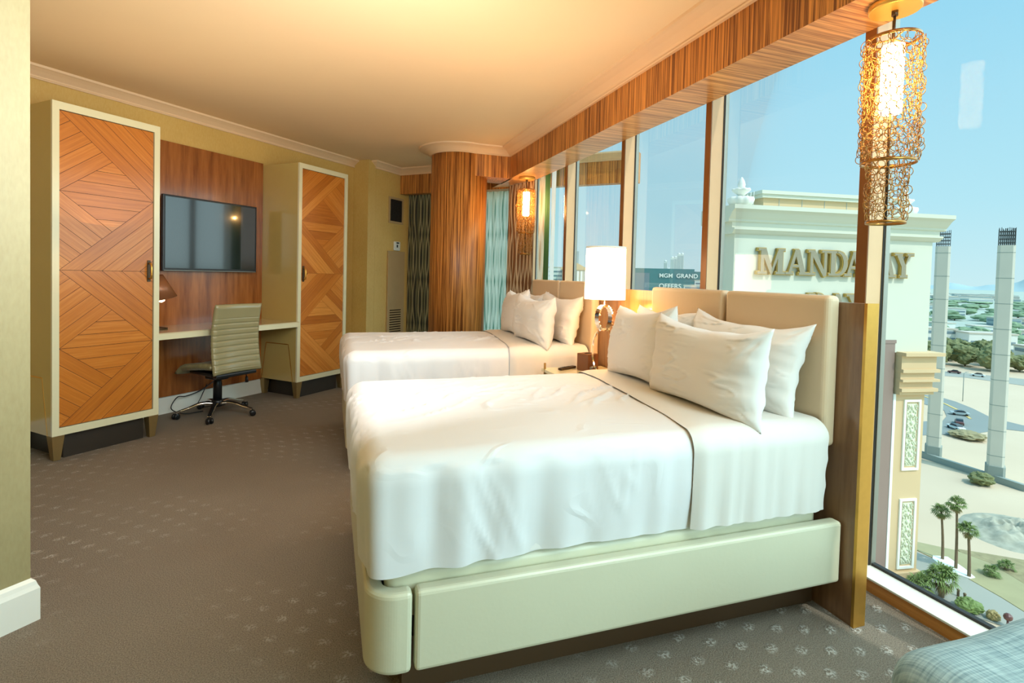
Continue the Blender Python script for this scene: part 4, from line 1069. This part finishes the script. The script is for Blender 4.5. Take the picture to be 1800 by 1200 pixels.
# ---- cars
def car(x, y, rz, mat, label, s=1):
    root = thing('car', label, 'car', (x, y, G+.1), rz)
    pr = [(-2.2,.35),(-2.2,.8),(-1.3,.95),(2.1,.85),(2.25,.6),(2.2,.35)]; mm = Matrix.Rotation(PI/2, 4, 'X')
    bb = MB(); bb.prism(pr, -.85, .85, None, mm); bb.build('body', mat, root, bevel=.08)
    bb = MB(); bb.prism([(-1.5,.9),(-.9,1.4),(.5,1.42),(1.3,.9)], -.75, .75, None, mm); bb.build('cabin_glass', 'carwin', root, bevel=.05)
    for wx in (-1.4,1.4):
        for wy in (-.8,.8):
            bb = MB(); bb.lathe([(.05,-.1),(.33,-.1),(.33,.1),(.05,.1)], n=16, mat=Matrix.Translation((wx,wy,.33)) @ Matrix.Rotation(PI/2,4,'X')); bb.build('wheel', 'black', root)
car(169.9,101.8,2.3,'carg','silver car on the curving road, right of the others'); car(158.9,95.2,.6,'card','dark red car on the curving road'); car(152,91.8,1.2,'carw','white car on the curving road beside the concrete column')
car(250,152.6,2.0,'card','dark red car on the far street'); car(252,145,2.0,'carw','white van on the far street')
for i, (x, y, h) in enumerate(((192.0,114.4,9),(270,150,9))):
    bb = MB(); bb.tube([(0,0,0),(0,0,h),(1.2,0,h+.3)], .12, 6); bb.box(.9,2.0,-.15,.15,h+.2,h+.4); o = bb.build('street_light', 'concrete_d', None, (x, y, G)); tag(o, ['slim street light in the sandy lot', 'slim street light by the distant trees'][i], 'street light')
# ---- distant trees
def tree(x, y, r, h, mat, label, group):
    root = thing('tree', label, 'tree', (x, y, G-.5), 0, group); sd = x*.7+y*.3
    bb = MB(); bb.tube([(0,0,0),(0,0,h*.5)], [r*.08,r*.05], 6); bb.build('trunk', 'palmtrunk', root)
    sub = 4 if mat == 'olive' else 3
    bb = MB(); bmesh.ops.create_icosphere(bb.bm, subdivisions=sub, radius=1)
    for v in bb.bm.verts:
        n = v.co.normalized(); k = 1+.35*noise.noise(n*1.8+Vector((sd,0,0)))+.2*noise.noise(n*5+Vector((0,sd,0)))+(.16*noise.noise(n*13+Vector((0,0,sd))) if sub == 4 else 0)
        v.co = Vector((n.x*r*k, n.y*r*k, h*.58+n.z*h*.42*k))
    bb.build('crown', mat, root)
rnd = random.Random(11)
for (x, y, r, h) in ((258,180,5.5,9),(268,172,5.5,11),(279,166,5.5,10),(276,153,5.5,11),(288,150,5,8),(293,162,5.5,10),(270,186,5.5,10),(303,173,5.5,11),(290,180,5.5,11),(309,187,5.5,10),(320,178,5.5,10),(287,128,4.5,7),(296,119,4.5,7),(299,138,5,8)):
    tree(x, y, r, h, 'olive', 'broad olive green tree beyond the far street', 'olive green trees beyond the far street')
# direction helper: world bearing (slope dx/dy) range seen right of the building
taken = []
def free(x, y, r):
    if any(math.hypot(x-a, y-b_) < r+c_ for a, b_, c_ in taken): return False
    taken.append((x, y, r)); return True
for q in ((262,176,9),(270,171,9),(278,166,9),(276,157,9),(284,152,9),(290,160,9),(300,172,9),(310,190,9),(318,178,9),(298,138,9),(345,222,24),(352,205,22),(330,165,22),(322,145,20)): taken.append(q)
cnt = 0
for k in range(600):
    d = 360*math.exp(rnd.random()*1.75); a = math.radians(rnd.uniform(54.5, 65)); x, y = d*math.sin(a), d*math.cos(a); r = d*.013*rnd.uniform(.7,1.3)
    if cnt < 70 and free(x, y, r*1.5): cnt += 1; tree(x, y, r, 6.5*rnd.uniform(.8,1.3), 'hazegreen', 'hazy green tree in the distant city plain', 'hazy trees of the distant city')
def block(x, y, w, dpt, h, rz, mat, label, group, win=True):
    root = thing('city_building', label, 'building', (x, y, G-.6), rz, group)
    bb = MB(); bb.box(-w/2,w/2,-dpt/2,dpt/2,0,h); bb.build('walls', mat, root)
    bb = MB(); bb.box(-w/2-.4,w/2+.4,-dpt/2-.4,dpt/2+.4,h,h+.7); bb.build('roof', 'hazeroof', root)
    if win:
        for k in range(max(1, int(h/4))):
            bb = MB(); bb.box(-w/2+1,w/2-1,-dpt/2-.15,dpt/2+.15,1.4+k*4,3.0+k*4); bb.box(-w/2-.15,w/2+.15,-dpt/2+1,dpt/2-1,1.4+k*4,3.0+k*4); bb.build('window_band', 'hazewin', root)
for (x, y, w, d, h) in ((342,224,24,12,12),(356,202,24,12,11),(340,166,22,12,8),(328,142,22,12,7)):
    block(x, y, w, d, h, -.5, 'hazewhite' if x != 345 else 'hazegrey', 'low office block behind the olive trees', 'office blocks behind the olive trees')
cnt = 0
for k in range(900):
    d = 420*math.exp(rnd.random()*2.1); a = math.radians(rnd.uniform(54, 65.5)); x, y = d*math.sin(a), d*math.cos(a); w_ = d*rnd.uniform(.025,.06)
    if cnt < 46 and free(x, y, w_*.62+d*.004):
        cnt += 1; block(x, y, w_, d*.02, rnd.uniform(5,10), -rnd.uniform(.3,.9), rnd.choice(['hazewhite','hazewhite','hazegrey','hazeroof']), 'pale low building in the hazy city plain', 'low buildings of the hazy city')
# mountains
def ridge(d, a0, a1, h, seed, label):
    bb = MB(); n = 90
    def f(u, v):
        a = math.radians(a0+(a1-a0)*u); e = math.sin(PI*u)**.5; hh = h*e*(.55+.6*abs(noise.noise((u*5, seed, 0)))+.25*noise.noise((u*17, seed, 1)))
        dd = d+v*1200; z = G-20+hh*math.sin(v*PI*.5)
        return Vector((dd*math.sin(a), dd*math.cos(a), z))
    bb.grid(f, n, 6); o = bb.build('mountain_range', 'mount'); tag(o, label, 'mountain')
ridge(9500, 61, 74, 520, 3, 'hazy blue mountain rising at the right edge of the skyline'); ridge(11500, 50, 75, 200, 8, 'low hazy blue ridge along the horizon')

# ---- buildings seen through the middle windows
def at_bearing(slope, d):   # slope = dx/dy
    l = math.hypot(slope, 1); return (slope/l*d, 1/l*d)
x, y = at_bearing(.684, 600); rz = -math.atan(.684)
root = thing('billboard_building', 'teal glass building with white lettering seen past the table lamp', 'building', (x, y, G-.6), rz)
bb = MB(); bb.box(-40,33,-2,30,0,49); bb.build('glass_block', 'teal', root)
bb = MB(); bb.box(-33,-13,-2.6,-2,8,44); bb.build('dark_screen', 'hazewin', root)
bb = MB(); bb.box(33,44,0,22,30,46.5); bb.build('side_wing', 'teal', root)
def text(body, size, parent, loc, mat, name='lettering'):
    cu = bpy.data.curves.new('t', 'FONT'); cu.body = body; cu.size = size; cu.extrude = .1; cu.offset = .12
    to = bpy.data.objects.new('t', cu); C.objects.link(to); bpy.context.view_layer.update()
    dg = bpy.context.evaluated_depsgraph_get(); me = bpy.data.meshes.new_from_object(to.evaluated_get(dg)); bpy.data.objects.remove(to)
    me.materials.clear(); me.materials.append(M[mat]); o = bpy.data.objects.new(name, me); C.objects.link(o); o.parent = parent
    o.location = loc; o.rotation_euler = (PI/2, 0, 0); return o
text('MGM  GRAND', 6.2, root, (-3, -2.8, 39.5), 'stuccow'); text('OFFERS', 7, root, (-3, -2.8, 28), 'stuccow')
for i in range(6):
    x, y = at_bearing(.692+.0085*i, 900+60*(i%2)); h = 66+i*3-(0 if i != 1 else 14)
    root = thing('hotel_tower', 'pale round-topped tower in the cluster behind the teal building', 'tower', (x, y, G-.6), -.6, 'cluster of pale towers')
    bb = MB(); bb.box(-2.6,2.6,-4,4,0,h); bb.build('shaft', 'hazewhite', root)
    bb = MB()
    for k in range(3): bb.box(-2.1+k*1.6,-1.3+k*1.6,-4.2,-4,4,h-2)
    bb.build('window_strip', 'hazegrey', root)
    bb = MB(); bb.lathe([(2.6,0),(2.4,1.6),(1.4,2.6),(.01,3.2)], (0,0,h), 16); bb.build('dome', 'hazewhite', root)
for (sl, w, h, d) in ((.756,22,26,480),(.772,20,32,520),(.790,14,37,560)):
    x, y = at_bearing(sl, d); block(x, y, w, 14, h, -math.atan(sl), 'hazewhite', 'white mid-rise block right of the teal building', 'white blocks by the teal building')
x, y = at_bearing(.4735, 600)
root = thing('tower_block', 'pale slim tower with grey top left of the table lamp', 'tower', (x, y, G-.6), -.44)
MB().box(-5,5,-5,5,0,58).build('shaft', 'hazewhite', root); MB().box(-4.5,4.5,-5.3,5.3,50,66).build('crown_block', 'hazegrey', root)
x, y = at_bearing(.468, 500)
root = thing('gabled_building', 'white gabled building with tall pilasters low in the window left of the lamp', 'building', (x, y, G-.6), -.44)
MB().box(-9,12,-5,12,0,44).build('walls', 'hazeroof', root)
for k in range(6): MB().box(-8+k*3.2,-6.4+k*3.2,-5.6,-5,10,43).build('pilaster', 'stuccow', root)
bb = MB(); bb.prism([(-10,44),(13,44),(13,46),(1.5,52),(-10,46)], -12, 5.8, None, Matrix.Rotation(PI/2,4,'X')); bb.build('gable', 'stucco2', root)
x, y = at_bearing(.436, 520); block(x, y, 18, 14, 46, -.42, 'hazewhite', 'pale building low in the window beside the sheer curtain', None)

# ------------------------------------------------------------------ light
w = bpy.data.worlds.new('sky'); bpy.context.scene.world = w; w.use_nodes = True; t = w.node_tree
bg = t.nodes['Background']; tc = t.nodes.new('ShaderNodeTexCoord'); sp = t.nodes.new('ShaderNodeSeparateXYZ'); t.links.new(tc.outputs['Generated'], sp.inputs[0])
col = ramp(t, sp.outputs[2], [(0, L(196,226,232)), (.12, L(176,220,234)), (.45, L(142,204,232)), (1, L(110,180,225))])
t.links.new(col, bg.inputs[0]); bg.inputs[1].default_value = 1.15
def lamp(typ, name, loc, energy, color, **kw):
    l = bpy.data.lights.new(name, typ); l.energy = energy; l.color = color
    o = bpy.data.objects.new(name, l); C.objects.link(o); o.location = loc
    for k, v in kw.items():
        if k == 'dir': o.rotation_euler = Vector(v).to_track_quat('-Z', 'Y').to_euler()
        else: setattr(l, k, v)
    return o
lamp('SUN', 'sun', (0,0,60), 2.3, (1,.97,.90), angle=.01, dir=(-.15,.60,-.80))
lamp('SUN', 'sky_fill', (0,0,60), 3.3, (.76,.96,1), angle=1.4, dir=(-.75,.42,-.52))  # added wide soft sun, pushes extra sky light through the windows
lamp('AREA', 'rear_fill', (-.6,-3.0,2.3), 38, (.95,.98,1), size=2.2, dir=(.0,1,-.25))  # added area lamp behind the camera, lifts the whole room
lamp('AREA', 'window_side_fill', (2.15,-1.35,1.45), 52, (.62,.95,1), size=1.5, dir=(-.38,1,-.36))  # added lamp inside the room behind the camera, strengthens the daylight
lamp('AREA', 'near_window_fill', (1.75,.30,2.45), 32, (.72,.96,1), size=.9, dir=(-.2,.36,-1))  # added lamp out of view above the chaise, brightens carpet and bed side
lamp('AREA', 'ceiling_fill', (-.9,4.0,1.75), 7, (1,.80,.52), size=1.6, dir=(0,.1,1))  # added upturned lamp, lights the ceiling from mid-room
lamp('AREA', 'ceiling_fill_warm', (.75,2.9,1.75), 13, (1,.60,.36), size=1.6, dir=(0,-.05,1))  # second added upturned lamp, gives the ceiling its peach tone
lamp('AREA', 'far_fill', (.0,1.9,2.1), 46, (.90,.97,1), size=1.3, dir=(-.34,1,-.08))  # added lamp facing away from the camera, brightens cabinets and far end
lamp('POINT', 'far_pendant_fill', (1.98,5.78,2.15), 4, (1,.55,.18), shadow_soft_size=0, specular_factor=0)  # added point in front of the pendant, lights its rings and the drape
lamp('POINT', 'table_lamp_glow', (LX+.07, LY-.05, 1.17), 7, (1,.40,.05), shadow_soft_size=0, specular_factor=0)
sc = bpy.context.scene
sc.view_settings.view_transform = 'Standard'; sc.view_settings.look = 'None'; sc.view_settings.exposure = 0.0
sc.cycles.use_denoising = True; sc.cycles.max_bounces = 8; sc.cycles.transparent_max_bounces = 12
sc.cycles.caustics_reflective = False; sc.cycles.caustics_refractive = False; sc.cycles.sample_clamp_indirect = 6
